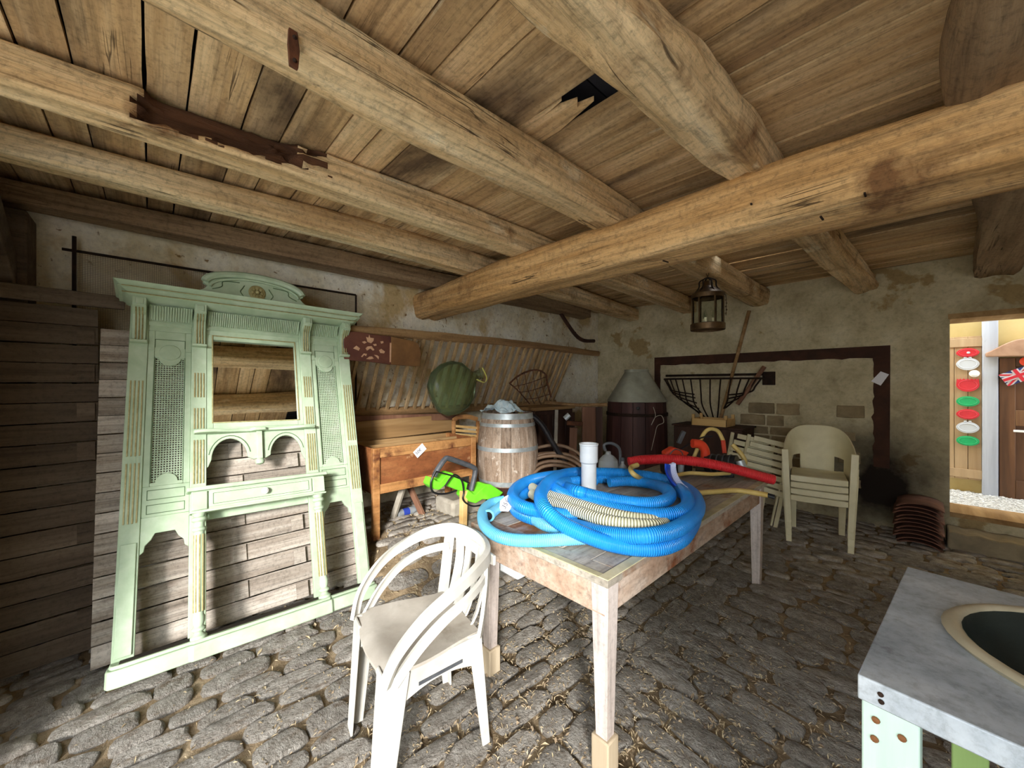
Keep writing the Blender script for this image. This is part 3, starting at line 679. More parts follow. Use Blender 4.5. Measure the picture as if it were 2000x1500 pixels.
# door sill board and step inside
b = MB().box(DX0, DX1, YW - .005, YW + .42, DZ0 - .03, DZ0 + .012); o_ = struct(b, 'trim_2', 'old_board', smooth=False); tag(o_, 'worn wooden threshold board of the doorway')
b = MB().box(DX0 - .01, DX1 + .01, YW - .004, YW + .43, DZ1 - .045, DZ1 + .004); o_ = struct(b, 'trim_3', 'old_board', smooth=False); tag(o_, 'wooden lintel of the doorway')
st = thing('stone_step', 'low worn stone step below the lit doorway', 'step', (.9, YW - .16, 0))
for i, (xa, xb, hh, dd) in enumerate(((-.74, -.28, .15, .13), (-.27, .22, .125, .15), (.23, .75, .14, .14))):
    b = MB(); n = 8
    b.prism([(xa + (xb - xa) * k / n, -.02) for k in range(n + 1)] + [(xb - (xb - xa) * k / n, hh + .02 * nz(k * .9 + i * 7, 2)) for k in range(n + 1)], -dd, .14, 'Y')
    part(b, 'step_stone', 'step_stone', st, bevel=.012)
# door leaf with plaques
def fx(u, v=800): return W(u, v, y=YF).x
def fzv(u, v): return W(u, v, y=YF).z
dp = thing('plank_door', 'pale plank door hung with coloured plaques across the passage', 'door', (fx(1888), YF, fz))
xa, xb = fx(1838), fx(1917); n = 3; za, zb_ = fzv(1890, 935), fzv(1890, 658)
for i in range(n):
    part(MB().box(xa + (xb - xa) * i / n + .002, xa + (xb - xa) * (i + 1) / n - .002, YF - .05, YF - .008, za, zb_), 'plank', 'door_panel', dp, world=True, bevel=.003)
for zq in (zb_ - .07, za + .07): part(MB().box(xa, xb, YF - .066, YF - .05, zq - .05, zq + .05), 'cross_rail', 'door_panel', dp, world=True, bevel=.003)
kn = W(1902, 730, y=YF - .06)
k_ = part(MB().lathe([(.012, 0), (.014, -.03), (.034, -.045), (.04, -.07), (.02, -.09)], kn, 14, axis='Y'), 'door_knob', 'porcelain', dp, world=True)
# timber posts of the facade
tp = single(MB().box(fx(1917), fx(1948), YF - .09, YF - .002, fz, 4.8), 'timber_post', 'white_timber', 'white painted timber post beside the plaque door', 'post', bevel=.008)
for (zc, s_) in ((.5, 1), (1.1, -1), (1.7, 1)):
    part(MB().box(fx(1917), fx(1948), YF - .0905, YF - .089, fz, fz + .002), 'pin', 'iron', tp, world=True) if False else None
pl_cols = [('red', 689, 18, 'oval red plaque with a small white centre, topmost on the plank door'), ('white', 711, 24, 'white winged plaque just below the topmost red oval'),
           ('crown', 752, 26, 'red plaque with a toothed crown edge above the upper green oval'), ('green', 784, 20, 'green oval plaque just below the toothed red one'), ('red', 809, 20, 'pointed red oval plaque between green and white plaques'),
           ('white', 835, 22, 'white winged plaque just above the lowest green oval'), ('green', 861, 19, 'green oval plaque, lowest on the plank door')]
for i, (kind, v, hpx, lab) in enumerate(pl_cols):
    c = W(1890, v, y=YF - .075); k = c.dot(FV) / FPX; a = 23 * k / 1.55; h = hpx / 2 * k
    pts = []
    for q in range(36):
        t = 2 * pi * q / 36; pw = .8 if kind != 'white' else 1.25
        x = a * cos(t) * (1.0); z = h * math.copysign(abs(sin(t)) ** (1.0 if kind == 'green' else 1.15), sin(t))
        if kind == 'crown' and sin(t) > .2: z = h * (.75 + (.25 if q % 2 else .02))
        pts.append((c.x + x, c.z + z))
    m = {'red': 'plaque_red', 'crown': 'plaque_red', 'green': 'plaque_green', 'white': 'plaque_white'}[kind]
    pq = thing('plaque', lab, 'plaque', (c.x, YF - .066, c.z), group='plaques on the plank door')
    part(MB().prism(pts, YF - .082, YF - .066, 'Y'), 'plate', m, pq, world=True, bevel=.002)
    rim = [(c.x + a * .78 * cos(t), YF - .083, c.z + h * .7 * sin(t)) for t in [2 * pi * q / 30 for q in range(30)]]
    part(MB().tube(rim, .0035, 5, closed=True, smooth=0), 'raised_line', m, pq, world=True)
    if i == 0: part(MB().ball((c.x + .005, YF - .082, c.z), .014, 10, 6, (1, .4, 1)), 'centre', 'plaque_white', pq, world=True)
    if kind == 'white':
        for s2 in (-1, 1): part(MB().box(c.x + s2 * .018 - .012, c.x + s2 * .018 + .010, YF - .082, YF - .07, c.z + h * .9, c.z + h * 1.2), 'lug', 'plaque_white', pq, world=True)
# carved shell of wood above the oak door
c0 = W(1925, 697, y=YF - .12); c1 = W(2030, 700, y=YF - .12)
b = MB(); pts = [(c0.x, c0.z)] + [(c0.x + (c1.x - c0.x) * t, c0.z + (.03 + .15 * sin(pi * min(1, t * .62 + .06)) ** 1.5)) for t in [i / 12 for i in range(13)]] + [(c1.x, c0.z - .01)]
b.prism(pts, YF - .17, YF - .02, 'Y'); single(b, 'carved_bracket', 'carved_wood', 'carved wooden bracket of pale wood above the brown door', 'bracket', bevel=.01)
od = thing('oak_door', 'brown panelled wooden door with a white letter slot', 'door', (1.0, YF, fz))
xa, xb = fx(1950), fx(1950) + .86; zt = fzv(1960, 700)
part(MB().box(xa, xb, YF - .05, YF - .004, fz, zt), 'leaf', 'oak_door', od, world=True)
for (a, c, z0, z1) in ((xa, xa + .11, fz, zt), (xb - .11, xb, fz, zt)): part(MB().box(a, c, YF - .075, YF - .05, z0, z1), 'stile', 'oak_door', od, world=True, bevel=.005)
for z0, z1 in ((fz, fz + .2), (fzv(1960, 830), fzv(1960, 800)), (zt - .1, zt)): part(MB().box(xa + .11, xb - .11, YF - .075, YF - .05, z0, z1), 'rail', 'oak_door', od, world=True, bevel=.005)
part(MB().box(xa - .05, xa - .004, YF - .06, YF - .003, fz, zt), 'jamb', 'dark_wood', od, world=True)
sl = W(1988, 842, y=YF - .08); part(MB().box(sl.x - .03, sl.x + .2, YF - .084, YF - .074, sl.z - .012, sl.z + .012), 'letter_slot', 'porcelain', od, world=True, bevel=.003)
# union flag bunting on the door
fc = W(1990, 733, y=YF - .1); fo = thing('small_flag', 'small red white and blue flag hanging on the brown door', 'flag', fc)
Rf = Matrix.Rotation(radians(-28), 4, 'Y')
def fl(name, m, pts, dy):
    part(MB().prism(pts, -.003 - dy, .003 - dy, 'Y').xf(Rf), name, m, fo, smooth=False)
fl('field', 'flag_blue', [(-.12, -.07), (.12, -.07), (.12, .07), (-.12, .07)], 0)
for sg in (-1, 1):
    fl('diagonal', 'flag_white', [(-.12, sg * .07), (-.12, sg * .042), (.08, -sg * .07), (.12, -sg * .07), (.12, -sg * .042), (-.08, sg * .07)], .004 + .001 * sg)
    fl('red_diagonal', 'flag_red', [(-.12, sg * .07), (-.12, sg * .06), (.105, -sg * .07), (.12, -sg * .07), (.12, -sg * .06), (-.105, sg * .07)], .008 + .001 * sg)
fl('white_cross', 'flag_white', [(-.12, -.026), (-.026, -.026), (-.026, -.07), (.026, -.07), (.026, -.026), (.12, -.026), (.12, .026), (.026, .026), (.026, .07), (-.026, .07), (-.026, .026), (-.12, .026)], .013)
fl('red_cross', 'flag_red', [(-.12, -.014), (-.014, -.014), (-.014, -.07), (.014, -.07), (.014, -.014), (.12, -.014), (.12, .014), (.014, .014), (.014, .07), (-.014, .07), (-.014, .014), (-.12, .014)], .018)
bl = W(1994, 706, y=YF - .12); single(MB().lathe([(.002, 0), (.03, -.01), (.045, -.015), (.05, -.02), (.03, -.035), (.002, -.04)], bl + Vector((.04, .03, 0)), 18, axis='Y'), 'round_badge', 'orange_red', 'round orange-red badge above the small flag', 'badge')
# ================================================================ HALLSTAND
LEAN, HY, HR = .32, -.012, -.024
hs = thing('hallstand', 'tall mint green hallstand with mirror, cane panels and gilt fluting leaning on the wall', 'hallstand', (-2.66, .487, .022), (HR, -LEAN, HY))
def H(mb, name, m='mint', bevel=.003, parent=None, **k): return part(mb, name, m, parent or hs, bevel=bevel, **k)
# local axes: x out from the wall, y along, z up
# plinth: moulded board with rounded ends
def plin(y, x): return (x, y)
oc = [(0, -.645), (.10, -.645), (.135, -.635), (.150, -.60), (.150, -.345), (.165, -.335), (.165, .335), (.150, .345), (.150, .60), (.135, .635), (.10, .645), (0, .645)]
H(MB().prism(oc, -.03, .045, 'Z'), 'plinth', bevel=.006)
oc2 = [(max(0, x - .012) if x else 0, y * .985) for x, y in oc]
H(MB().prism(oc2, .045, .062, 'Z'), 'plinth_moulding', bevel=.006)
H(MB().box(.015, .115, -.60, .60, .060, .064), 'drip_tray', 'tray', bevel=0)
for s in (-1, 1):
    y0, y1 = sorted((s * .550, s * .632)); ym = (y0 + y1) / 2
    p = H(MB().box(0, .030, y0, y1, .06, 1.99), 'pilaster')
    H(MB().box(.03, .038, y0 + .010, y1 - .010, .075, .60), 'raised_panel', parent=p)
    for (za, zb2) in ((.70, 1.02), (1.06, 1.50)):
        for q in range(4): yy = y0 + .014 + q * .0165; H(MB().box(.03, .0345, yy, yy + .006, za, zb2), 'gilt_flute', 'gold', 0, p)
    y0, y1 = sorted((s * .272, s * .348)); 
    p = H(MB().box(0, .030, y0, y1, .06, 1.99), 'stile')
    for (za, zb2) in ((.87, 1.13), (1.20, 1.33), (1.40, 1.56)):
        for q in range(4): yy = y0 + .014 + q * .0145; H(MB().box(.03, .0345, yy, yy + .006, za, zb2), 'gilt_flute', 'gold', 0, p)
    # side bay between stile and pilaster
    a0, a1 = .348, .550
    def sy(y): return s * y
    def pr(pts, lo, hi): return MB().prism([(sy(a), b) for a, b in pts], lo, hi, 'X')
    # lower spandrel with shaped head
    H(pr([(a0, .60), (a0, .72), (a1, .72), (a1, .53), (a1 - .018, .545), (a1 - .022, .575), (a1 - .045, .60), (a1 - .06, .632), (a0 + .06, .632), (a0 + .045, .60), (a0 + .022, .575), (a0 + .018, .545), (a0, .53)], 0, .024), 'spandrel')
    H(pr([(a0, .72), (a1, .72), (a1, .885), (a0, .885)], 0, .022), 'lower_rail')
    for (za, zb2) in ((.735, .785), (.81, .865)):
        g = MB()
        for (b0, b1, c0, c1) in ((a0 + .02, a1 - .02, za, za + .004), (a0 + .02, a1 - .02, zb2 - .004, zb2), (a0 + .02, a0 + .024, za, zb2), (a1 - .024, a1 - .02, za, zb2)):
            ya, yb = sorted((sy(b0), sy(b1))); g.box(.0205, .0228, ya, yb, c0, c1)
        H(g, 'panel_line', 'mint_groove', 0)
    # cane opening frame
    for (b0, b1) in ((a0, a0 + .03), (a1 - .03, a1)): H(pr([(b0, .885), (b1, .885), (b1, 1.70), (b0, 1.70)], 0, .022), 'frame_upright')
    mid = (a0 + a1) / 2
    arc = [(mid + .048 * cos(t), .905 + .048 * sin(t)) for t in [pi * k / 10 for k in range(11)]]
    H(pr([(a0 + .03, .885), (a1 - .03, .885), (a1 - .03, .905)] + arc + [(a0 + .03, .905)], 0, .022), 'arched_foot')
    arc = [(mid - .052 * cos(t), 1.655 - .05 * sin(t)) for t in [pi * k / 10 for k in range(11)]]
    H(pr([(a0 + .03, 1.655)] + arc + [(a1 - .03, 1.655), (a1 - .03, 1.83), (a0 + .03, 1.83)], 0, .022), 'arched_head')
    H(pr([(a0, 1.70), (a0 + .03, 1.70), (a0 + .03, 1.83), (a0, 1.83)], 0, .022), 'frame_block'); H(pr([(a1 - .03, 1.70), (a1, 1.70), (a1, 1.83), (a1 - .03, 1.83)], 0, .022), 'frame_block')
    dm = MB().lathe([(.052, .022), (.05, .027), (.01, .03)], (0, sy(mid), 1.69), 20, axis='X'); H(dm, 'round_boss')
    g = MB()
    for (b0, b1, c0, c1) in ((a0 + .03, a1 - .03, 1.772, 1.776), (a0 + .03, a0 + .034, 1.72, 1.776), (a1 - .034, a1 - .03, 1.72, 1.776), (a0 + .03, a0 + .033, .90, 1.66), (a1 - .033, a1 - .03, .90, 1.66)):
        ya, yb = sorted((sy(b0), sy(b1))); g.box(.0205, .0228, ya, yb, c0, c1)
    H(g, 'panel_line', 'mint_groove', 0)
    # woven cane: thin strips crossing
    g = MB(); c0, c1 = a0 + .034, a1 - .034
    nn = 11; step = (c1 - c0) / nn
    for k in range(nn + 1): ya, yb = sorted((sy(c0 + k * step - .0026), sy(c0 + k * step + .0026))); g.box(.008, .011, ya, yb, .90, 1.66)
    zz = .902
    while zz < 1.66: ya, yb = sorted((sy(c0), sy(c1))); g.box(.010, .013, ya, yb, zz - .0026, zz + .0026); zz += step * 1.12
    H(g, 'cane_panel', 'mint', 0, smooth=False)
    H(pr([(a0, 1.83), (a1, 1.83), (a1, 1.99), (a0, 1.99)], 0, .022), 'upper_rail')
    # reeded cove
    H(MB().prism([(.022, 1.865), (.034, 1.872), (.034, 1.885), (.022, 1.89)], min(sy(a0), sy(a1)), max(sy(a0), sy(a1)), 'Y'), 'cove_moulding', bevel=0)
    g = MB(); k = a0 + .012
    while k < a1 - .01: ya, yb = sorted((sy(k), sy(k + .006))); g.add([(.022, ya, 1.90), (.022, yb, 1.90), (.085, yb, 1.972), (.085, ya, 1.972), (.032, ya, 1.898), (.032, yb, 1.898), (.092, yb, 1.966), (.092, ya, 1.966)], [(0, 1, 2, 3), (4, 7, 6, 5), (0, 4, 5, 1), (1, 5, 6, 2), (2, 6, 7, 3), (3, 7, 4, 0)]); k += .0125
    H(g, 'reeding', 'mint', 0, smooth=False)
    ya, yb = sorted((sy(a0), sy(a1))); H(MB().add([(.02, ya, 1.895), (.02, yb, 1.895), (.084, yb, 1.975), (.084, ya, 1.975)], [(0, 1, 2, 3)]), 'cove', 'mint', 0)
# corbels
for yc in (-.591, -.31, .31, .591):
    w2 = .03
    out = [(.03, 1.745), (.045, 1.75), (.05, 1.80), (.058, 1.85), (.085, 1.90), (.135, 1.925), (.15, 1.93), (.15, 1.985), (.03, 1.985)]
    c = H(MB().prism([(x, z) for x, z in out], yc - w2, yc + w2, 'Y'), 'corbel', bevel=.003)
    H(MB().box(.03, .062, yc - w2 - .008, yc + w2 + .008, 1.735, 1.75), 'corbel_foot', parent=c)
    H(MB().box(.15, .156, yc - .018, yc + .018, 1.938, 1.975), 'corbel_block', parent=c)
    for q in range(3):
        yy = yc - .014 + q * .014
        H(MB().tube([(.051, yy, 1.755), (.054, yy, 1.80), (.062, yy, 1.85), (.09, yy, 1.898), (.135, yy, 1.922)], .0036, 6, smooth=4), 'gilt_flute', 'gold', 0, c)
# centre bay: top rail, frame and mirror
H(MB().box(0, .022, -.272, .272, 1.835, 1.99), 'top_rail')
g = MB(); k = -.262
while k < .255: g.add([(.022, k, 1.90), (.022, k + .006, 1.90), (.085, k + .006, 1.972), (.085, k, 1.972), (.032, k, 1.898), (.032, k + .006, 1.898), (.092, k + .006, 1.966), (.092, k, 1.966)], [(0, 1, 2, 3), (4, 7, 6, 5), (0, 4, 5, 1), (1, 5, 6, 2), (2, 6, 7, 3), (3, 7, 4, 0)]); k += .0115
H(g, 'reeding', 'mint', 0, smooth=False)
H(MB().add([(.02, -.27, 1.895), (.02, .27, 1.895), (.084, .27, 1.975), (.084, -.27, 1.975)], [(0, 1, 2, 3)]), 'cove', 'mint', 0)
H(MB().prism([(.022, 1.865), (.034, 1.872), (.034, 1.885), (.022, 1.89)], -.272, .272, 'Y'), 'cove_moulding', bevel=0)
mf = H(MB().box(0, .026, -.272, -.238, 1.20, 1.835), 'mirror_frame'); H(MB().box(0, .026, .238, .272, 1.20, 1.835), 'mirror_frame'); H(MB().box(0, .026, -.238, .238, 1.80, 1.835), 'mirror_frame'); H(MB().box(0, .026, -.238, .238, 1.20, 1.24), 'mirror_frame')
for (y0, y1, z0, z1) in ((-.246, -.240, 1.232, 1.83), (.240, .246, 1.232, 1.83), (-.24, .24, 1.824, 1.83), (-.24, .24, 1.232, 1.238)): H(MB().box(.026, .0295, y0, y1, z0, z1), 'gilt_bead', 'gold', 0)
H(MB().box(.004, .010, -.24, .24, 1.235, 1.81), 'mirror_glass', 'mirror', 0, smooth=False, label='square mirror reflecting the ceiling boards')
# bevelled dark rebate inside the frame
# shelf, arches, pendant
H(MB().prism([(0, -.335), (.07, -.335), (.085, -.30), (.085, -.24), (.06, -.17), (.052, -.05), (.075, -.03), (.075, .03), (.052, .05), (.06, .17), (.085, .24), (.085, .30), (.07, .335), (0, .335)], 1.165, 1.185, 'Z'), 'shelf', bevel=.005)
H(MB().box(0, .03, -.272, .272, 1.185, 1.20), 'shelf_back')
for s in (-1, 1):
    def pr(pts, lo, hi): return MB().prism([(s * a, b) for a, b in pts], lo, hi, 'X')
    arc = [(.155 - .092 * cos(t), 1.005 + .125 * sin(t)) for t in [pi * k / 16 for k in range(17)]]
    H(pr([(.012, 1.165), (.012, .99), (.03, .985), (.055, 1.0)] + arc + [(.262, .965), (.272, .955), (.272, 1.165)], .004, .024), 'arch')
    arc2 = [(.155 - .108 * cos(t), 1.008 + .140 * sin(t), ) for t in [pi * k / 16 for k in range(1, 16)]]
    H(MB().tube([(.024, s * a, b) for a, b in arc2], .003, 5, smooth=0), 'arch_line', 'mint_groove', 0)
H(MB().box(.02, .045, -.016, .016, .985, 1.165), 'pendant'); H(MB().lathe([(.004, .945), (.022, .952), (.028, .968), (.022, .982), (.010, .990)], (.03, 0, 0), 14), 'pendant_knob', bevel=0)
# console with drawer
H(MB().box(0, .135, -.345, .345, .705, .815), 'console_box'); H(MB().box(0, .158, -.365, .365, .815, .838), 'console_top', bevel=.006)
H(MB().box(0, .148, -.352, .352, .695, .707), 'console_moulding', bevel=.003)
dr = H(MB().box(.135, .143, -.268, .268, .72, .805), 'drawer')
g = MB()
for (y0, y1, z0, z1) in ((-.25, .25, .732, .7345), (-.25, .25, .791, .7935), (-.25, -.247, .732, .7935), (.247, .25, .732, .7935)): g.box(.1425, .1438, y0, y1, z0, z1)
H(g, 'drawer_line', 'mint_groove', 0, dr)
H(MB().lathe([(.006, .143), (.007, .155), (.018, .160), (.019, .170), (.008, .178)], (0, 0, .764), 16, axis='X'), 'drawer_knob', 'porcelain', 0, dr, label='white porcelain knob')
for s in (-1, 1): H(MB().box(.135, .146, s * .31 - .035, s * .31 + .035, .71, .81), 'console_block')
H(MB().box(.004, .02, -.272, .272, .655, .70), 'back_rail')
H(MB().box(.004, .016, -.272, -.20, .838, .86), 'back_strip') if False else None
# turned columns
for s in (-1, 1):
    prof = [(.036, .062), (.036, .075), (.026, .082), (.018, .092), (.030, .102), (.032, .112), (.020, .122), (.026, .14), (.027, .165), (.022, .175), (.024, .30), (.025, .45), (.024, .595), (.032, .602), (.034, .612), (.024, .622), (.024, .645), (.036, .655), (.036, .668), (.026, .676), (.034, .695)]
    c = H(MB().lathe(prof, (.112, s * .308, 0), 18), 'column', bevel=0)
    for q in range(10):
        a = 2 * pi * q / 10; H(MB().box(-.0025, .0025, -.003, .003, .19, .58).xf(Matrix.Translation((.112 + .0235 * cos(a), s * .308 + .0235 * sin(a), 0))), 'gilt_flute', 'gold', 0, c)
# cornice and pediment
for nm, (z0, z1), xs, yl in (('cornice_bed', (1.985, 1.997), (.150, .172), .655), ('cornice_cove', (1.997, 2.014), (.165, .195), .668), ('cornice_fillet', (2.014, 2.020), (.205, .205), .684), ('cornice_crown', (2.020, 2.040), (.205, .235), .70)):
    b = MB(); vs = []
    for x, y, z in ((xs[0], yl - (xs[1] - xs[0]), z0), (xs[1], yl, z1)): vs += [(0, -y, z), (x, -y, z), (x, y, z), (0, y, z)]
    b.add(vs, [(0, 1, 2, 3), (4, 7, 6, 5), (0, 4, 5, 1), (1, 5, 6, 2), (2, 6, 7, 3), (3, 7, 4, 0)]); H(b, nm, bevel=.002)
for z_, x_ in ((1.995, .172), (2.017, .206)): H(MB().box(x_ - .004, x_ + .002, -.665, .665, z_ - .002, z_ + .002), 'gilt_line', 'gold', 0)
class ZB(MB):
    'pediment pieces: heights measured from the cornice top'
    def mesh(s, name):
        s.v = [Vector((v.x, v.y, 2.038 + (v.z - 2.08) * 1.13)) for v in s.v]; return MB.mesh(s, name)
H(ZB().box(0, .15, -.56, .56, 2.08, 2.095), 'cornice_top', bevel=.003)
half = [(.56, 2.092), (.50, 2.098), (.40, 2.105), (.33, 2.125), (.29, 2.155), (.275, 2.175), (.30, 2.19), (.295, 2.20)]
arch = [(.29 * sin(t), 2.20 + .085 * (cos(t * 1.0) - cos(pi / 2 * .98)) / 1.0) for t in [pi / 2 * .98 * k / 12 for k in range(12, -1, -1)]]
out = half + arch[1:] + [(-a, b) for a, b in arch[::-1][1:-1]] + [(-a, b) for a, b in half[::-1]]
H(ZB().prism(out, .10, .122, 'X'), 'pediment', bevel=.003)
path = [(.132, -a, b - .004) for a, b in arch] + [(.132, a, b - .004) for a, b in arch[::-1][1:]]
H(ZB().tube(path, .02, 8, smooth=0, flat=(.022, .018)), 'pediment_moulding', bevel=0)
path = [(.13, -a * .9, b - .032) for a, b in arch] + [(.13, a * .9, b - .032) for a, b in arch[::-1][1:]]
H(ZB().tube(path, .008, 6, smooth=0), 'pediment_bead', bevel=0)
for s in (-1, 1):
    H(ZB().tube([(.124, s * .085 + s * .02 * (abs(t) - .5) * -1.2, 2.165 + .045 * t) for t in (-1, -.5, 0, .5, 1)], .003, 5), 'carved_line', 'mint_groove', 0)
    H(ZB().tube([(.124, s * .10, 2.225), (.124, s * .19, 2.215), (.124, s * .20, 2.18), (.124, s * .25, 2.155)], .003, 5), 'carved_line', 'mint_groove', 0)
rz = H(ZB().lathe([(.05, .122), (.052, .128), (.045, .133)], (0, 0, 2.17), 20, axis='X'), 'rosette', 'gold', 0)
for q in range(8):
    a = 2 * pi * q / 8; H(ZB().ball((.134, .028 * cos(a), 2.17 + .028 * sin(a)), .012, 8, 5, (.6, 1, 1)), 'petal', 'gold', 0, rz)
H(ZB().ball((.138, 0, 2.17), .015, 10, 6), 'rosette_heart', 'gold', 0, rz)

# ================================================================ WOVEN FENCE PANELS stacked behind it
def fence_panel(loc, lean, yaw, L, nrows, pitch, battens, m, label, x_edge_post=True, z0=.02):
    fp = thing('fence_panel', label, 'panel', loc, (0, -lean, yaw), group='lapped fence panels behind the hallstand')
    r = random.Random(int(L * 100 + nrows))
    for i in range(nrows):
        z = z0 + i * pitch; xo = .006 if i % 2 else -.006
        s_ = MB(); n = 10; lo = [(L * k / n, z + .004 + .003 * nz(k * .7 + i * 9, 3)) for k in range(n + 1)]; hi = [(L * k / n, z + pitch - .003 + .003 * nz(k * .7 + i * 5, 8)) for k in range(n + 1)]
        s_.prism(lo + hi[::-1], xo - .007 + r.uniform(-.003, .003), xo + .007, 'X'); part(s_, 'slat', m, fp, smooth=False)
        for q, yb in enumerate(battens):
            if (i + q) % 2: part(MB().box(.013, .024, yb - .035, yb + .035, z + .006, z + pitch - .006), 'batten', m, fp, smooth=False)
    for yb in ((L - .03,) if x_edge_post else (.03,)):
        part(MB().box(.014, .05, yb - .03, yb + .03, z0 - .01, z0 + nrows * pitch + .02), 'edge_post', 'batten_wood', fp, bevel=.003)
    return fp
fence_panel((-2.80, -.22, 0.0), .30, 0, 1.40, 17, .108, (.62, .95), 'fence_wood', 'pale weathered lapped fence panel showing through the green hallstand', z0=.03)
fence_panel((-3.02, -.62, 0.0), .17, .10, .42, 17, .112, (.37,), 'dark_shaded_wood', 'lapped fence panel in the corner left of the hallstand, its shade put into a dark brown colour', x_edge_post=False, z0=.02)
single(MB().bar((-3.30, -.62, 1.945), (-3.36, -.12, 1.945), .03, .08), 'loose_plank', 'dark_shaded_wood', 'dark plank lying along the top of the dark fence panel', 'plank', bevel=.004)

# wire gauze screen leaning against the wall
TL = W(145, 492, x=-3.60); TR = W(695, 575, x=-3.60)
sc_ = thing('gauze_screen', 'rusty wire gauze screen in a thin black frame against the plaster', 'screen', (-3.60, (TL.y + TR.y) / 2, 1.2))
zt = (TL.z + TR.z) / 2
def fb(p, q, r=.009): return MB().tube([p, q], r, 6, smooth=1)
part(fb((-3.60, TL.y - .05, zt), (-3.60, TR.y, zt)), 'frame_bar', 'iron', sc_, world=True)
part(fb((-3.60, TL.y, zt + .09), (-3.60, TL.y, 1.25), .011), 'frame_bar', 'iron', sc_, world=True); part(fb((-3.60, TR.y, zt), (-3.60, TR.y, 1.25)), 'frame_bar', 'iron', sc_, world=True)
g = MB(); y = TL.y
while y < TR.y: g.box(-3.603, -3.601, y, y + .0022, 1.3, zt); y += .011
z = 1.3
while z < zt: g.box(-3.601, -3.599, TL.y, TR.y, z, z + .0022); z += .011
part(g, 'gauze', 'gauze', sc_, world=True, smooth=False, kind='stuff')

# ================================================================ WHITE PLASTIC CHAIR in front
ch = thing('plastic_chair', 'white plastic garden armchair with slatted back standing by the table', 'chair', (-1.41, .80, .012), (0, 0, radians(171)))
def Cp(mb, name, m='chair_white', **k): k.setdefault('bevel', 0); return part(mb, name, m, ch, **k)
# seat: dished shell with rounded front lip
b = MB(); nu, nv = 14, 14; top = []; 
def seat_pt(a, c):
    # a -1..1 across, c 0 back ..1 front
    w = .175 + .045 * sstep(c * 1.3); x = a * w; y = -.185 + .40 * c
    z = .452 - .018 * (1 - a * a) * sin(pi * min(1, c)) + .006 * c
    if c > .86: z -= (c - .86) ** 2 * 1.1; 
    y -= .03 * a * a * c
    return Vector((x, y, z))
vs = [seat_pt(-1 + 2 * i / nu, j / nv) for j in range(nv + 1) for i in range(nu + 1)]; k = len(vs)
vs += [v - Vector((0, 0, .012)) for v in vs]
fs = []
A_ = lambda i, j, o=0: o + j * (nu + 1) + i
for j in range(nv):
    for i in range(nu): fs += [(A_(i, j), A_(i + 1, j), A_(i + 1, j + 1), A_(i, j + 1)), (A_(i, j, k), A_(i, j + 1, k), A_(i + 1, j + 1, k), A_(i + 1, j, k))]
for i in range(nu): fs += [(A_(i, 0), A_(i, 0, k), A_(i + 1, 0, k), A_(i + 1, 0)), (A_(i, nv), A_(i + 1, nv), A_(i + 1, nv, k), A_(i, nv, k))]
for j in range(nv): fs += [(A_(0, j), A_(0, j + 1), A_(0, j + 1, k), A_(0, j, k)), (A_(nu, j), A_(nu, j, k), A_(nu, j + 1, k), A_(nu, j + 1))]
b.add(vs, fs); Cp(b, 'seat', 'chair_seat', ang=1.0)
# apron below the seat, arched at the front
def skirt(pts, thick, axis):
    return MB().prism(pts, -thick / 2, thick / 2, axis)
fr = [(-.20, .43), (-.20, .30)] + [(-.17 + .34 * t, .33 + .075 * sin(pi * t) ** .8) for t in [k / 10 for k in range(11)]] + [(.20, .30), (.20, .43)]
Cp(skirt(fr, .012, 'Y').xf(Matrix.Translation((0, .188, 0))), 'front_apron')
for s in (-1, 1):
    sd = [(.18, .445), (-.185, .445), (-.185, .325)] + [(-.15 + .30 * t, .335 + .03 * sin(pi * t)) for t in [k / 8 for k in range(9)]] + [(.18, .31)]
    Cp(skirt(sd, .012, 'X').xf(Matrix.Translation((s * .196, 0, 0)) @ Matrix.Rotation(-s * .09, 4, 'Z')), 'side_apron')
    Cp(MB().box(-.0065, .0065, -.10, .08, .372, .384).xf(Matrix.Translation((s * .1985, 0, 0)) @ Matrix.Rotation(-s * .09, 4, 'Z')), 'apron_slot', 'grey_plastic')
# legs: tapered angle sections
def leg(pt, pb, wt, wb, inx, iny):
    b = MB(); pt, pb = Vector(pt), Vector(pb); th = .010; vs = []
    for p, w in ((pt, wt), (pb, wb)):
        vs += [p, p + Vector((inx * w, 0, 0)), p + Vector((inx * w, iny * th, 0)), p + Vector((inx * th, iny * th, 0)), p + Vector((inx * th, iny * w, 0)), p + Vector((0, iny * w, 0))]
    b.add(vs, [(0, 1, 2, 3, 4, 5)[::-1], (6, 7, 8, 9, 10, 11)] + [(i, (i + 1) % 6, 6 + (i + 1) % 6, 6 + i) for i in range(6)])
    return b
for s in (-1, 1):
    Cp(leg((s * .225, .205, .445), (s * .205, .235, 0), .09, .062, -s, -1), 'leg', bevel=.003)
    Cp(leg((s * .185, -.19, .45), (s * .195, -.225, 0), .06, .034, -s, 1), 'leg', bevel=.003)
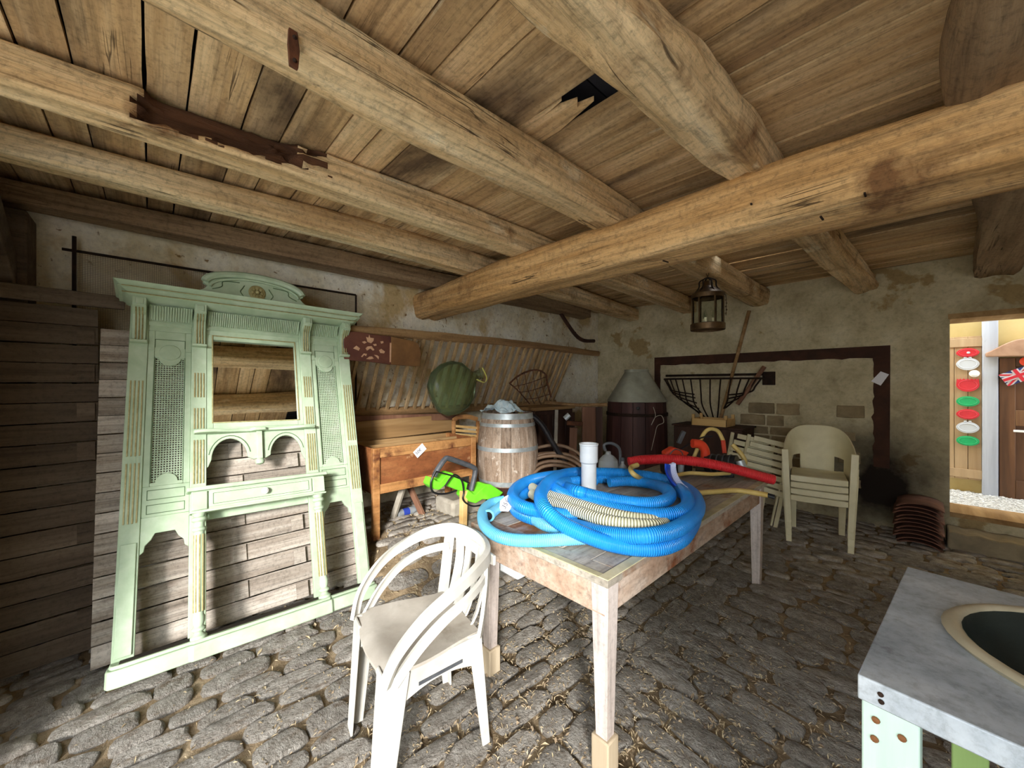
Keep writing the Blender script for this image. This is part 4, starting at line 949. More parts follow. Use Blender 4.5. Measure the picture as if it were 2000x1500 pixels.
# hoop: two flat rails sweeping from the front corners round the back
def sweep(path, w, t, name, lean=0):
    P = spline(path, 8); vs = []; fs = []; n = len(P); b = MB()
    for i, p in enumerate(P):
        tg = (P[min(i + 1, n - 1)] - P[max(i - 1, 0)]).normalized()
        outw = Vector((p.x, p.y + .02, 0)); 
        if outw.length < 1e-4: outw = Vector((0, -1, 0))
        outw = (outw - tg * outw.dot(tg)).normalized(); sd = tg.cross(outw).normalized()
        ww = w(i / (n - 1)) if callable(w) else w
        for a, c in ((-1, -1), (-.8, 1), (.8, 1), (1, -1), (.7, -.4), (-.7, -.4)): vs.append(p + sd * a * ww / 2 + outw * c * t / 2)
    for i in range(n - 1):
        for k in range(6): k2 = (k + 1) % 6; fs.append((i * 6 + k, i * 6 + k2, (i + 1) * 6 + k2, (i + 1) * 6 + k))
    fs += [tuple(range(6))[::-1], tuple((n - 1) * 6 + k for k in range(6))]
    b.add(vs, fs); return b
up = [(-.222, .205, .43), (-.245, .17, .53), (-.262, .08, .628), (-.262, -.03, .688), (-.235, -.14, .727), (-.16, -.235, .742), (0, -.27, .745)]
Cp(sweep(up + [(-x, y, z) for x, y, z in up[::-1][1:]], lambda t: .04 + .034 * sin(pi * t) ** 6, .02, 'top_rail'), 'top_rail', ang=.8)
lo = [(-.222, .17, .42), (-.24, .09, .52), (-.25, 0, .592), (-.245, -.09, .632), (-.21, -.17, .655), (-.17, -.215, .665)]
for s in (-1, 1): Cp(sweep([(-s * x, y, z) for x, y, z in lo], .036, .015, 'lower_rail'), 'arm_rail', ang=.8)
# back splats
for i, x in enumerate((-.115, -.042, .042, .115)):
    Cp(sweep([(x * .92, -.188, .445), (x * .95, -.215, .50), (x, -.245, .62), (x * 1.02, -.262 + abs(x) * .12, .725)], .046 if abs(x) > .1 else .04, .010, 'slat'), 'back_slat', ang=.8)
for s in (-1, 1): Cp(sweep([(s * .178, -.185, .43), (s * .182, -.20, .52), (s * .182, -.215, .64), (s * .172, -.222, .725)], .05, .014, 'back_post'), 'back_post', ang=.8)
b = MB().prism([(-.17, .73), (.17, .73), (.17, .69), (.10, .68), (-.10, .68), (-.17, .69)], -.267, -.255, 'Y'); Cp(b, 'back_head', bevel=.003)

# ================================================================ TABLE
tb = thing('work_table', 'long weathered wooden table with tapered legs under the coiled hoses', 'table', (-1.13, 2.22, 0))
TX0, TX1, TY0, TY1, TZ = -1.56, -.76, 1.18, 3.30, .75
bx = [TX0, -1.40, -1.22, -1.05, -.90, TX1]
for i in range(5): part(MB().box(bx[i] + .002, bx[i + 1] - .002, TY0 + .10, TY1, TZ - .028, TZ + rnd.uniform(-.002, .002)), 'top_board', 'table_top', tb, world=True, bevel=.003)
part(MB().box(TX0, TX1, TY0, TY0 + .098, TZ - .028, TZ + .001), 'breadboard_end', 'table_top', tb, world=True, bevel=.003)
part(MB().box(TX1 - .038, TX1 + .002, TY0 - .002, TY1, TZ + .001, TZ + .005), 'edge_strip', 'yellow_strip', tb, world=True, bevel=.001); part(MB().box(TX0 + .3, TX1 - .038, TY0 - .002, TY0 + .028, TZ + .001, TZ + .005), 'edge_strip', 'yellow_strip', tb, world=True, bevel=.001)
part(MB().box(TX0 + .03, TX1 - .03, TY0 + .03, TY0 + .055, TZ - .155, TZ - .028), 'apron', 'table_apron', tb, world=True, bevel=.003); part(MB().box(TX0 + .03, TX1 - .03, TY1 - .055, TY1 - .03, TZ - .155, TZ - .028), 'apron', 'table_apron', tb, world=True, bevel=.003)
for x in (TX0 + .03, TX1 - .055): part(MB().box(x, x + .025, TY0 + .05, TY1 - .05, TZ - .155, TZ - .028), 'apron', 'table_apron', tb, world=True, bevel=.003)
for x, y, foot in ((-.815, 1.245, 1), (-1.485, 1.245, 1), (-.815, 3.20, 0), (-1.485, 3.20, 0)):
    z0 = .13 if foot else .0
    lg = part(MB().bar((x, y, TZ - .028), (x, y, z0), .075, .075, w1=.05, h1=.05), 'leg', 'table_leg', tb, world=True, bevel=.003)
    if foot:
        b = MB().box(x - .038, x + .038, y - .036, y + .036, 0, .135); part(b, 'leg_block', 'raw_block', lg, world=True, bevel=.006)
# ================================================================ HOSES ON THE TABLE
HRAD = .033
z1, z2, z3 = TZ + .036, TZ + .098, TZ + .158
def zpath(pts): return [W(u, v, z=z) for u, v, z in pts]
# one long blue hose in coils
bl = [(1129, 921, z1 + .05), (1100, 926, z1 + .07), (1076, 938, z3), (1060, 956, z3), (1056, 975, z3), (1068, 998, z2 + .04), (1098, 1023, z2), (1146, 1046, z1 + .03), (1194, 1062, z1 + .01), (1242, 1070, z1), (1290, 1069, z1), (1326, 1056, z1), (1345, 1036, z1), (1356, 1012, z1),
      (1352, 985, z1), (1330, 962, z1), (1290, 946, z1), (1220, 936, z1), (1150, 936, z1), (1085, 946, z1), (1030, 962, z1), (1006, 980, z1), (1010, 998, z1), (1040, 1012, z1), (1080, 1017, z1), (1134, 1030, z1 + .012), (1170, 1040, z1 + .03), (1218, 1046, z1 + .045), (1266, 1046, z2), (1314, 1036, z2), (1350, 1014, z2), (1364, 988, z2),
      (1352, 962, z2), (1320, 944, z1 + .045), (1270, 930, z1 + .045), (1200, 923, z1 + .045), (1130, 924, z1 + .045), (1060, 932, z2), (1022, 944, z2), (1004, 960, z2), (1004, 976, z2), (1022, 990, z2 - .005), (1050, 997, z2 - .01), (1090, 1005, z2 - .015), (1120, 1008, z1 + .03)]
bh = thing('blue_hose', 'thick bright blue ribbed pool hose lying in loose coils on the table', 'hose', (-1.1, 1.75, TZ))
part(MB().tube(zpath(bl), HRAD, 12, smooth=8), 'hose_coil', 'blue_hose', bh, world=True, ang=1.2)
bl2 = [(1108, 940, z1 + .03), (1092, 946, z2 + .03), (1085, 955, z2 + .03), (1110, 968, z2 + .02), (1170, 985, z2 + .01), (1242, 1002, z2 + .01), (1290, 1006, z2 + .015), (1328, 1000, z2 + .02), (1344, 984, z2 + .02), (1336, 963, z2 + .03), (1310, 945, z1 + .03), (1266, 931, z1 + .03), (1218, 924, z1 + .03), (1165, 922, z1 + .03), (1132, 921, z1 + .03)]
bh2 = thing('blue_hose', 'shorter bright blue ribbed hose looped on top of the coils around the pale pipe', 'hose', (-1.1, 1.75, TZ))
part(MB().tube(zpath(bl2), HRAD, 12, smooth=8), 'hose_loop', 'blue_hose', bh2, world=True, ang=1.2)
bl3 = [(1165, 938, z1 + .03), (1120, 940, z1 + .03), (1104, 948, z1 + .03), (1120, 957, z3 - .01), (1150, 966, z3 - .015), (1194, 976, z3 - .02), (1242, 983, z3 - .02), (1285, 982, z3 - .02), (1307, 971, z3 - .02), (1302, 956, z3 - .02), (1275, 946, z1 + .03), (1230, 940, z1 + .03), (1190, 942, z1 + .03)]
bh3 = thing('blue_hose', 'innermost blue hose loop curling round the foot of the pale pipe', 'hose', (-1.1, 1.75, TZ))
part(MB().tube(zpath(bl3), HRAD * .96, 12, smooth=8), 'hose_loop', 'blue_hose', bh3, world=True, ang=1.2)
lb = [(985, 977, z1 + .01), (960, 983, z1), (945, 996, z1), (943, 1016, z1), (955, 1036, z1), (985, 1051, z1), (1030, 1056, z1), (1090, 1054, z1), (1150, 1050, z1), (1200, 1042, z1 - .002)]
lh = thing('light_blue_hose', 'light blue hose curling out over the table end towards the white chair', 'hose', (-1.35, 1.5, TZ))
part(MB().tube(zpath(lb), .027, 12, smooth=8), 'hose_curl', 'light_blue_hose', lh, world=True, ang=1.2)
part(MB().tube(zpath([(1040, 1010, z1), (1062, 1024, z1), (1095, 1033, z1), (1130, 1034, z1), (1170, 1022, z1)]), .029, 12, smooth=8), 'hose_bend', 'light_blue_hose', lh, world=True, ang=1.2)
e0, e1 = W(955, 1007, z=TZ + .034), W(982, 985, z=TZ + .036)
dv = (e1 - e0).normalized()
part(MB().tube([e0, e1], .026, 14, smooth=2), 'hose_end', 'light_blue_hose', lh, world=True); part(MB().tube([e0 - dv * .004, e0 + dv * .012], .031, 14, smooth=1), 'end_cuff', 'light_blue_hose', lh, world=True)
part(MB().tube([e0 - dv * .0065, e0 - dv * .004], .021, 14, smooth=1), 'hose_bore', 'black_hose', lh, world=True)
cr = thing('cream_hose', 'cream corrugated hose looped between the blue coils', 'hose', (-1.1, 1.75, TZ))
for k, dvp in enumerate((0, 13)):
    pts = [(1040, 952 + dvp, z1 + .05), (1058, 962 + dvp, z1 + .062), (1090, 972 + dvp, z1 + .068), (1130, 985 + dvp * 1.1, z1 + .068), (1180, 1000 + dvp * 1.2, z1 + .066), (1230, 1011 + dvp, z1 + .064), (1275, 1016 + dvp * .8, z1 + .06), (1300, 1016 + dvp * .5, z1 + .05)]
    part(MB().tube(zpath(pts), .027, 12, smooth=10), 'hose_strand', 'cream_hose', cr, world=True, ang=1.2)
# price tag
tg = thing('price_tag', 'pale blue paper price tag clipped to the light blue hose', 'tag', W(992, 990, z=TZ + .05))
tp_ = [W(u, v, d=2.02) for u, v in ((977, 978), (986, 970), (1000, 963), (1000, 990), (993, 999), (975, 998))]
n_ = -FV; b = MB(); k = len(tp_); b.add(tp_ + [p + n_ * .0015 for p in tp_], [tuple(range(k))[::-1], tuple(range(k, 2 * k))] + [(i, (i + 1) % k, k + (i + 1) % k, k + i) for i in range(k)])
part(b, 'tag_paper', 'paper', tg, world=True, smooth=False)
Rt = Matrix((RV, UV, -FV)).transposed().to_4x4()
text_mesh('35€', .034, 'tag_writing', 'ink', tg, Matrix.Translation(W(988, 984, d=2.013) - tg.location) @ Rt @ Matrix.Rotation(radians(62), 4, 'Z'))
# pale pipe with socket
pb = W(1150, 957, z=TZ + .03); hgt = CAMZ - 116 / 750 * (pb.dot(FV)) - pb.z
pv = thing('drain_pipe', 'pale grey plastic pipe standing upright in the blue hose coils', 'pipe', pb)
part(MB().lathe([(.047, -.025), (.0475, hgt - .115), (.0475, hgt - .11), (.043, hgt - .11), (.043, -.02)], (0, 0, 0), 24, cap=False), 'pipe_body', 'pvc', pv)
part(MB().lathe([(.0475, hgt - .125), (.056, hgt - .115), (.057, hgt - .012), (.060, hgt - .008), (.060, hgt), (.052, hgt), (.051, hgt - .11), (.044, hgt - .12)], (0, 0, 0), 24, cap=False), 'socket', 'pvc', pv)
# red hose
rd = [W(1228, 902, d=2.78), W(1260, 898, d=2.78), W(1310, 897, d=2.76), W(1370, 903, d=2.72), W(1430, 915, d=2.68), W(1480, 929, d=2.66), W(1511, 937, d=2.64)]
rh = thing('red_hose', 'red ribbed hose arching across the far end of the table', 'hose', (-.95, 3.0, TZ)); part(MB().tube(rd, .034, 12, smooth=10), 'hose_body', 'red_hose', rh, world=True, ang=1.2)
# yellow garden hoses
yh = thing('yellow_hose', 'dull yellow garden hose lying across the table with a black end fitting', 'hose', (-.8, 2.5, TZ))
part(MB().tube([W(1245, 908, d=2.6), W(1232, 914, d=2.55), W(1240, 928, d=2.45), W(1275, 945, z=TZ + .02), W(1345, 961, z=TZ + .018), W(1390, 961, z=TZ + .018), W(1440, 958, z=TZ + .018), W(1500, 967, d=2.36)], .0165, 10, smooth=8), 'hose_body', 'yellow_hose', yh, world=True, ang=1.2)
part(MB().tube([W(1499, 967, d=2.36), W(1513, 971, d=2.34)], .014, 10, smooth=2), 'end_fitting', 'black_plastic', yh, world=True)
yh2 = thing('yellow_hose', 'dull yellow garden hose looped upright over the pump', 'hose', (-1.2, 3.1, TZ))
part(MB().tube([W(1345, 926, d=3.0), W(1352, 902, d=3.0), W(1364, 872, d=3.02), W(1374, 848, d=3.04), W(1386, 838, d=3.05), W(1402, 842, d=3.05), W(1412, 860, d=3.04)], .015, 10, smooth=8), 'hose_body', 'yellow_hose', yh2, world=True, ang=1.2)
part(MB().tube([W(1412, 860, d=3.04), W(1415, 885, d=3.02)], .017, 10, smooth=2), 'hose_end', 'red_plastic', yh2, world=True)
yh3 = thing('yellow_hose', 'dull yellow garden hose bending round the end of the pump', 'hose', (-1.0, 3.1, TZ))
part(MB().tube([W(1320, 928, z=TZ + .05), W(1350, 924, z=TZ + .06), W(1390, 926, z=TZ + .06), W(1425, 924, z=TZ + .06)], .014, 10, smooth=8), 'hose_body', 'yellow_hose', yh3, world=True, ang=1.2)
part(MB().tube([W(1430, 868, d=2.98), W(1446, 885, d=2.95), W(1455, 902, d=2.92), W(1448, 914, d=2.9), W(1436, 912, d=2.9)], .017, 10, smooth=8), 'hose_bend', 'yellow_hose', yh3, world=True, ang=1.2)
# blue brush head
bq = W(1318, 955, z=TZ + .06)
br = thing('pool_brush', 'dark blue curved brush head with pale bristles leaning on the hose coils', 'brush', bq)
sp = [W(1304, 908, d=2.30), W(1305, 922, d=2.28), W(1311, 938, d=2.22), W(1324, 953, d=2.16), W(1340, 960, d=2.14)]
part(MB().tube(sp, .02, 10, smooth=6, flat=(.034, .014)), 'brush_back', 'deep_blue', br, world=True)
g = MB(); S = spline(sp, 8)
for i, p in enumerate(S):
    for q in (-1, 0, 1):
        o_ = p + RV * .014 + FV * .012 * q; g.bar(o_, o_ + RV * .028 + UV * .012 + FV * .004 * q, .004, .004)
part(g, 'bristles', 'bristle', br, world=True, smooth=False, kind='stuff')
# clear plastic bottle with handle and a small labelled bottle behind the pipe
cb = W(1188, 930, z=TZ + .01); jt = thing('clear_jug', 'crumpled clear plastic jug with a loop handle behind the pale pipe', 'jug', cb)
part(MB().lathe([(.03, 0), (.068, .01), (.075, .06), (.07, .12), (.045, .15), (.02, .165), (.018, .185)], (0, 0, 0), 18), 'body', 'clear_plastic', jt)
part(MB().tube([cb + RV * -.02 + UV * .19, cb + RV * -.03 + UV * .235, cb + RV * .03 + UV * .245, cb + RV * .085 + UV * .2, cb + RV * .085 + UV * .08, cb + RV * .06 + UV * .03], .011, 8, smooth=6), 'handle', 'grey_plastic', jt, world=True)
c2 = W(1216, 932, z=TZ + .01); sb = thing('small_bottle', 'small clear bottle with a bright green label beside the jug', 'bottle', c2)
part(MB().lathe([(.028, 0), (.032, .01), (.032, .075), (.012, .10), (.012, .12)], (0, 0, 0), 16), 'body', 'clear_plastic', sb)
part(MB().lathe([(.0325, .015), (.0325, .045)], (0, 0, 0), 16, cap=False), 'label', 'label_green', sb); part(MB().lathe([(.014, .12), (.014, .145)], (0, 0, 0), 12), 'cap', 'grey_plastic', sb)
# pump and motor heap at the far end of the table
pc = W(1395, 925, z=TZ + .005); pm_ = thing('pump', 'black electric pump with a red elbow pipe at the far end of the table', 'pump', pc)
def pw(u, v, d=2.95): return W(u, v, d=d)
part(MB().tube([pw(1380, 905), pw(1440, 908, 2.8)], .07, 18, smooth=2), 'motor', 'black_plastic', pm_, world=True)
for t in (.2, .4, .6, .8):
    c = pw(1380, 905).lerp(pw(1440, 908, 2.8), t); part(MB().tube([c, c + (pw(1440, 908, 2.8) - pw(1380, 905)) * .04], .075, 18, smooth=1), 'fin', 'grey_plastic', pm_, world=True)
part(MB().box(-.13, .13, -.08, .08, -.002, .03).xf(Matrix.Translation(pc) @ Matrix.Rotation(radians(20), 4, 'Z')), 'foot', 'black_plastic', pm_, world=True, bevel=.006)
part(MB().tube([pw(1352, 866), pw(1368, 868), pw(1377, 880), pw(1377, 900)], .034, 12, smooth=6), 'red_elbow', 'orange_red', pm_, world=True)
part(MB().tube([pw(1445, 900, 2.78), pw(1452, 918, 2.76)], .03, 12, smooth=2), 'outlet', 'hoop', pm_, world=True)
hp = W(1320, 925, z=TZ + .002); hk = thing('hedge_trimmer', 'black and red power tool with a trailing cable beside the pump', 'power tool', hp)
def hw(u, v, d=2.98): return W(u, v, d=d)
part(MB().prism([(-.10, 0), (.10, 0), (.11, .09), (.06, .15), (-.05, .16), (-.11, .10)], -.06, .06, 'Y').xf(Matrix.Translation(hp) @ Matrix.Rotation(YAW, 4, 'Z')), 'body', 'black_plastic', hk, world=True, bevel=.012)
part(MB().prism([(-.09, .10), (.05, .13), (.09, .17), (-.03, .21), (-.10, .17)], -.045, .045, 'Y').xf(Matrix.Translation(hp) @ Matrix.Rotation(YAW, 4, 'Z')), 'red_cover', 'orange_red', hk, world=True, bevel=.012)
part(MB().bar(hw(1325, 866), hw(1336, 842), .03, .03), 'handle', 'grey_plastic', hk, world=True, bevel=.005)
part(MB().tube([hw(1325, 880), hw(1345, 868), hw(1370, 855, 3.0), hw(1392, 852, 3.0)], .006, 6, smooth=6), 'cable', 'black_hose', hk, world=True)
part(MB().tube([hw(1312, 905, 2.9), hw(1306, 893, 2.88), hw(1318, 878, 2.88), hw(1332, 884, 2.88), hw(1335, 905, 2.9)], .004, 6, smooth=6), 'wire_loop', 'grey_plastic', hk, world=True)
part(MB().lathe([(.02, 0), (.024, .07), (.012, .085)], hw(1330, 912, 2.85) - UV * .04, 10), 'spool', 'hoop', hk, world=True)

# ================================================================ ZINC SINK TABLE
SX0, SY0, SX1, SY1, SZ = -.09, 1.065, .98, 1.815, .85
sk = thing('sink_table', 'zinc topped sink table on painted green legs with an oval basin', 'table', (.45, 1.44, 0))
cx, cy, ax_, by_ = .415, 1.47, .40, .29
def zinc_top():
    b = MB(); N = 48; vs = []; fs = []
    inner = [(cx + ax_ * cos(2 * pi * k / N), cy + by_ * sin(2 * pi * k / N)) for k in range(N)]
    def outer(k):
        dx, dy = cos(2 * pi * k / N), sin(2 * pi * k / N); t = 1e9
        for lim, p, d in ((SX1, cx, dx), (SX0, cx, dx), (SY1, cy, dy), (SY0, cy, dy)):
            if abs(d) > 1e-6:
                q = (lim - p) / d
                if q > 0: t = min(t, q)
        return (cx + dx * t, cy + dy * t)
    ou = [outer(k) for k in range(N)]
    # snap nearest to true corners
    for c in ((SX0, SY0), (SX0, SY1), (SX1, SY0), (SX1, SY1)):
        k = min(range(N), key=lambda i: (ou[i][0] - c[0]) ** 2 + (ou[i][1] - c[1]) ** 2); ou[k] = c
    for ring, z in ((inner, SZ), (ou, SZ), (ou, SZ - .05), (inner, SZ - .05)): vs += [(x, y, z) for x, y in ring]
    for r in range(4):
        for k in range(N): k2 = (k + 1) % N; r2 = (r + 1) % 4; fs.append((r * N + k, r * N + k2, r2 * N + k2, r2 * N + k))
    return b.add(vs, fs)
part(zinc_top(), 'zinc_top', 'zinc', sk, world=True, bevel=.003, ang=.5)
prof = [(1.01, .0), (1.03, .010), (1.01, .018), (.97, .019), (.945, .012), (.93, -.02), (.80, -.10), (.6, -.15), (.02, -.165)]
b = MB(); N = 48; vs = []; fs = []
for r, z in prof: vs += [(cx + ax_ * r * cos(2 * pi * k / N), cy + by_ * r * sin(2 * pi * k / N), SZ + z) for k in range(N)]
for i in range(len(prof) - 1):
    for k in range(N): k2 = (k + 1) % N; fs.append((i * N + k, i * N + k2, (i + 1) * N + k2, (i + 1) * N + k))
b.add(vs, fs)
ba = part(b, 'basin', ['enamel', 'dark_bowl'], sk, world=True, ang=1.2)
for q in ba.data.polygons:
    if q.index >= 4 * N: q.material_index = 1
for x, y, m, wd in ((-.045, 1.11, 'mint_leg', .085), (.045, 1.74, 'green_leg', .07), (.90, 1.11, 'mint_leg', .085), (.90, 1.74, 'green_leg', .07)):
    lg = part(MB().box(x - wd / 2, x + wd / 2, y - .022, y + .022, 0, SZ - .05), 'leg', m, sk, world=True, bevel=.004)
    if y < 1.2:
        for dx, dz in ((-.02, -.09), (-.022, -.13), (.018, -.10)): part(MB().lathe([(.007, -.003), (.006, -.006), (.001, -.007)], (x + dx, y - .0205, SZ + dz), 10, axis='Y'), 'screw', 'screw', lg, world=True)
for dx, dz in ((.035, -.02), (.036, -.034)): part(MB().lathe([(.005, -.001), (.004, -.004), (.001, -.005)], (SX0 + dx, SY0, SZ + dz), 10, axis='Y'), 'screw', 'iron', sk, world=True)
part(MB().box(.0, .86, 1.73, 1.75, .66, .78), 'rear_apron', 'green_leg', sk, world=True, bevel=.003)

# the table stands a few degrees askew
Mk = Matrix.Translation((SX0, SY0, 0)) @ Matrix.Rotation(radians(-4.5), 4, 'Z') @ Matrix.Translation((-SX0, -SY0, 0)) @ Matrix.Translation(sk.location)
sk.location = Mk.to_translation(); sk.rotation_euler = (0, 0, radians(-4.5))

# ================================================================ TROUGH CHEST
tx0, tx1, ty0, ty1 = -3.38, -2.93, 1.26, 2.27; tzb, tzt = .58, .945
th = thing('wooden_trough', 'open brown wooden dough trough on tall legs with a price note', 'trough', (-3.15, 1.76, .22))
def T(mb, name, m='trough_wood', **k): k.setdefault('bevel', .004); return part(mb, name, m, th, world=True, **k)
T(MB().box(tx1 - .022, tx1 - .004, ty0 + .05, ty1 - .05, tzb + .06, tzt - .07), 'front_panel', 'trough_panel')
for (y0, y1, z0, z1_) in ((ty0 + .05, ty1 - .05, tzt - .08, tzt), (ty0 + .05, ty1 - .05, tzb, tzb + .075)): T(MB().box(tx1 - .025, tx1 + .008, y0, y1, z0, z1_), 'front_rail')
for y0 in (ty0, ty1 - .055): T(MB().box(tx1 - .03, tx1 + .012, y0, y0 + .055, .22, tzt), 'front_leg')
for y0 in (ty0, ty1 - .055): T(MB().box(tx0, tx0 + .04, y0, y0 + .055, .22, tzt), 'rear_leg')
T(MB().box(tx0 + .005, tx0 + .025, ty0 + .05, ty1 - .05, tzb, tzt), 'back_board', 'old_board')
T(MB().box(tx0 + .02, tx1 - .02, ty0 + .004, ty0 + .022, tzb, tzt - .005), 'end_board', 'trough_panel'); T(MB().box(tx0 + .02, tx1 - .02, ty1 - .022, ty1 - .004, tzb, tzt - .005), 'end_board', 'trough_panel')
T(MB().box(tx0 + .02, tx1 - .02, ty0 + .02, ty1 - .02, tzb + .02, tzb + .04), 'bottom', 'old_board')
T(MB().box(tx1 - .30, tx1 - .28, ty0 + .02, ty1 - .02, tzt - .10, tzt - .02), 'divider', 'old_board'); T(MB().box(tx1 - .28, tx1 - .02, 1.98, 2.0, tzt - .10, tzt - .02), 'divider', 'old_board')
# boards leaning behind it
single(MB().bar((-3.46, 1.25, 1.02), (-3.46, 2.45, 1.04), .03, .18), 'loose_plank', 'old_board', 'rough pale plank standing on edge behind the trough', 'plank', bevel=.005)
single(MB().bar((-3.52, 1.2, 1.13), (-3.44, 2.4, 1.10), .03, .07), 'loose_plank', 'brown_wood', 'dark narrow plank under the hay rack rail behind the trough', 'plank', bevel=.005)
# price note
nc = W(820, 880, x=tx1 + .011); nt = thing('price_note', 'white paper price note pinned on the wooden trough', 'note', nc)
Rn = Matrix.Rotation(radians(-36), 4, 'X')
part(MB().box(.0, .0012, -.055, .055, -.034, .034).xf(Matrix.Rotation(radians(38), 4, 'X')), 'paper', 'paper', nt, smooth=False)
Ry = Matrix(((0, 0, 1), (1, 0, 0), (0, 1, 0))).to_4x4()
text_mesh('50€', .038, 'writing', 'ink', nt, Matrix.Translation((.0018, -.014, -.008)) @ Matrix.Rotation(radians(38), 4, 'X') @ Ry)

# cane-seat chair and box behind the trough
cc = W(925, 830, x=-3.3); oc_ = thing('old_chair_back', 'broken wooden chair with a curved top rail between trough and barrel', 'chair', (-3.3, cc.y, .3))
part(MB().tube([W(885, 822, x=-3.3), W(895, 815, x=-3.3), W(915, 814, x=-3.3), W(932, 819, x=-3.3)], .02, 8, smooth=6, flat=(.012, .025)), 'top_rail', 'trough_wood', oc_, world=True)
for u in (886, 933): part(MB().bar(W(u, 822, x=-3.3), Vector((-3.3, W(u, 822, x=-3.3).y, .24)), .03, .03), 'leg', 'trough_wood', oc_, world=True, bevel=.003)
for k in range(3): part(MB().bar(W(888, 832 + k * 8, x=-3.3), W(932, 836 + k * 8, x=-3.3), .012, .025), 'back_slat', 'pine', oc_, world=True)
part(MB().box(-3.45, -3.26, W(888, 0, x=-3.3).y, W(933, 0, x=-3.3).y, .66, .69), 'seat', 'trough_wood', oc_, world=True, bevel=.004)
# debris under the trough
single(MB().bar((-3.2, 1.55, .24), (-3.05, 1.60, .62), .03, .05), 'loose_batten', 'dusty_floor_item', 'grey batten leaning under the trough', 'batten', bevel=.003)
single(MB().bar((-3.1, 1.80, .25), (-3.3, 1.72, .60), .03, .05), 'loose_batten', 'brown_wood', 'brown batten slanting under the trough', 'batten', bevel=.003)
single(MB().box(-3.15, -2.85, 1.95, 2.35, .24, .40).xf(Matrix.Identity(4)), 'stone_block', 'dusty_floor_item', 'rough pale stone block under the right end of the trough', 'stone', bevel=.03)
bo = W(775, 1004, z=.29); bt = thing('plastic_bottle', 'clear plastic bottle with a blue label lying on the cobbles', 'bottle', bo, (0, radians(90), radians(90)))
part(MB().lathe([(.03, 0), (.036, .008), (.036, .05), (.033, .06), (.033, .11), (.036, .12), (.036, .16), (.014, .21), (.014, .225)], (0, 0, 0), 16), 'body', 'clear_plastic', bt)
part(MB().lathe([(.0345, .055), (.0345, .115)], (0, 0, 0), 16, cap=False), 'label', 'label_blue', bt); part(MB().lathe([(.016, .225), (.016, .243)], (0, 0, 0), 12), 'cap', 'styrofoam', bt)

# ================================================================ BARREL
bx_, by2 = -2.90, 2.66; bz0, bz1 = .30, 1.165
bl_ = thing('barrel', 'old wooden barrel with grey iron hoops and a plastic sheet on top', 'barrel', (bx_, by2, bz0))
HB = bz1 - bz0
def br_(z): t = z / HB; return .252 + .058 * sin(pi * min(max(t, 0), 1)) 
NS = 20
for k in range(NS):
    a0, a1 = 2 * pi * k / NS + .006, 2 * pi * (k + 1) / NS - .006; b = MB(); vs = []; n = 10
    for i in range(n + 1):
        z = HB * i / n; r = br_(z)
        for (a, rr) in ((a0, r), ((a0 + a1) / 2, r * 1.004), (a1, r), (a1, r - .02), (a0, r - .02)): vs.append((rr * cos(a), rr * sin(a), z))
    fs = [(0, 1, 2, 3, 4)[::-1], tuple(n * 5 + q for q in range(5))]
    for i in range(n):
        for q in range(5): fs.append((i * 5 + q, i * 5 + (q + 1) % 5, (i + 1) * 5 + (q + 1) % 5, (i + 1) * 5 + q))
    part(b.add(vs, fs), 'stave', 'barrel_wood', bl_)
for zc, wd in ((HB - .03, .055), (HB - .115, .032), (HB * .60, .038), (HB * .22, .045)):
    part(MB().lathe([(br_(zc - wd / 2) + .001, zc - wd / 2), (br_(zc - wd / 2) + .005, zc - wd / 2), (br_(zc + wd / 2) + .005, zc + wd / 2), (br_(zc + wd / 2) + .001, zc + wd / 2)], (0, 0, 0), 32, cap=False), 'hoop', 'hoop', bl_, ang=.4)
part(MB().lathe([(br_(.0) + .004, 0), (br_(.08) + .004, .08), (br_(.16) + .004, .16)], (0, 0, 0), 32, cap=False), 'tar_band', 'barrel_dark', bl_)
part(MB().lathe([(.24, HB - .025), (.002, HB - .024)], (0, 0, 0), 32, cap=False), 'head', 'barrel_wood', bl_)
b = MB(); n = 44; vs = []; fs = []
for j in range(n + 1):
    for i in range(n + 1):
        x = -.2 + .4 * i / n; y = -.2 + .3 * j / n; e = max(0, 1 - (x * x + (y + .05) ** 2) / .05)
        vs.append((x * .9, y, HB + .004 + .10 * sstep(e) * (.5 + abs(nz(x * 9, y * 9, 2)) * 1.3) + .03 * abs(nz(x * 17, y * 17))))
for j in range(n):
    for i in range(n): a = j * (n + 1) + i; fs.append((a, a + 1, a + n + 2, a + n + 1))
sh = single(b.add(vs, fs).xf(Matrix.Translation((bx_, by2 - .02, bz0))), 'plastic_sheet', 'plastic_sheet', 'crumpled pale blue plastic sheet lying on the barrel', 'plastic sheet', smooth=False)
so = sh.modifiers.new('thick', 'SOLIDIFY'); so.thickness = .002
single(MB().box(bx_ - .26, bx_ + .24, by2 - .27, by2 + .26, .2, .298), 'barrel_stand', 'dark_wood', 'dark wooden block under the barrel', 'block', bevel=.02)
hz_ = thing('black_hose', 'black hose with red and yellow couplings drooping off the barrel', 'hose', (bx_, by2 + .3, 1.0))
dh = 3.9
part(MB().tube([W(1030, 813, d=dh), W(1042, 814, d=dh), W(1060, 832, d=dh), W(1080, 866, d=dh), W(1105, 905, d=dh), W(1130, 945, d=dh - .05)], .027, 10, smooth=8), 'hose_body', 'black_hose', hz_, world=True, ang=1.2)
part(MB().tube([W(1022, 811, d=dh), W(1034, 813, d=dh)], .029, 12, smooth=2), 'red_coupling', 'plaque_red', hz_, world=True); part(MB().tube([W(1012, 811, d=dh), W(1022, 811, d=dh)], .028, 12, smooth=2), 'yellow_coupling', 'yellow_strap', hz_, world=True)
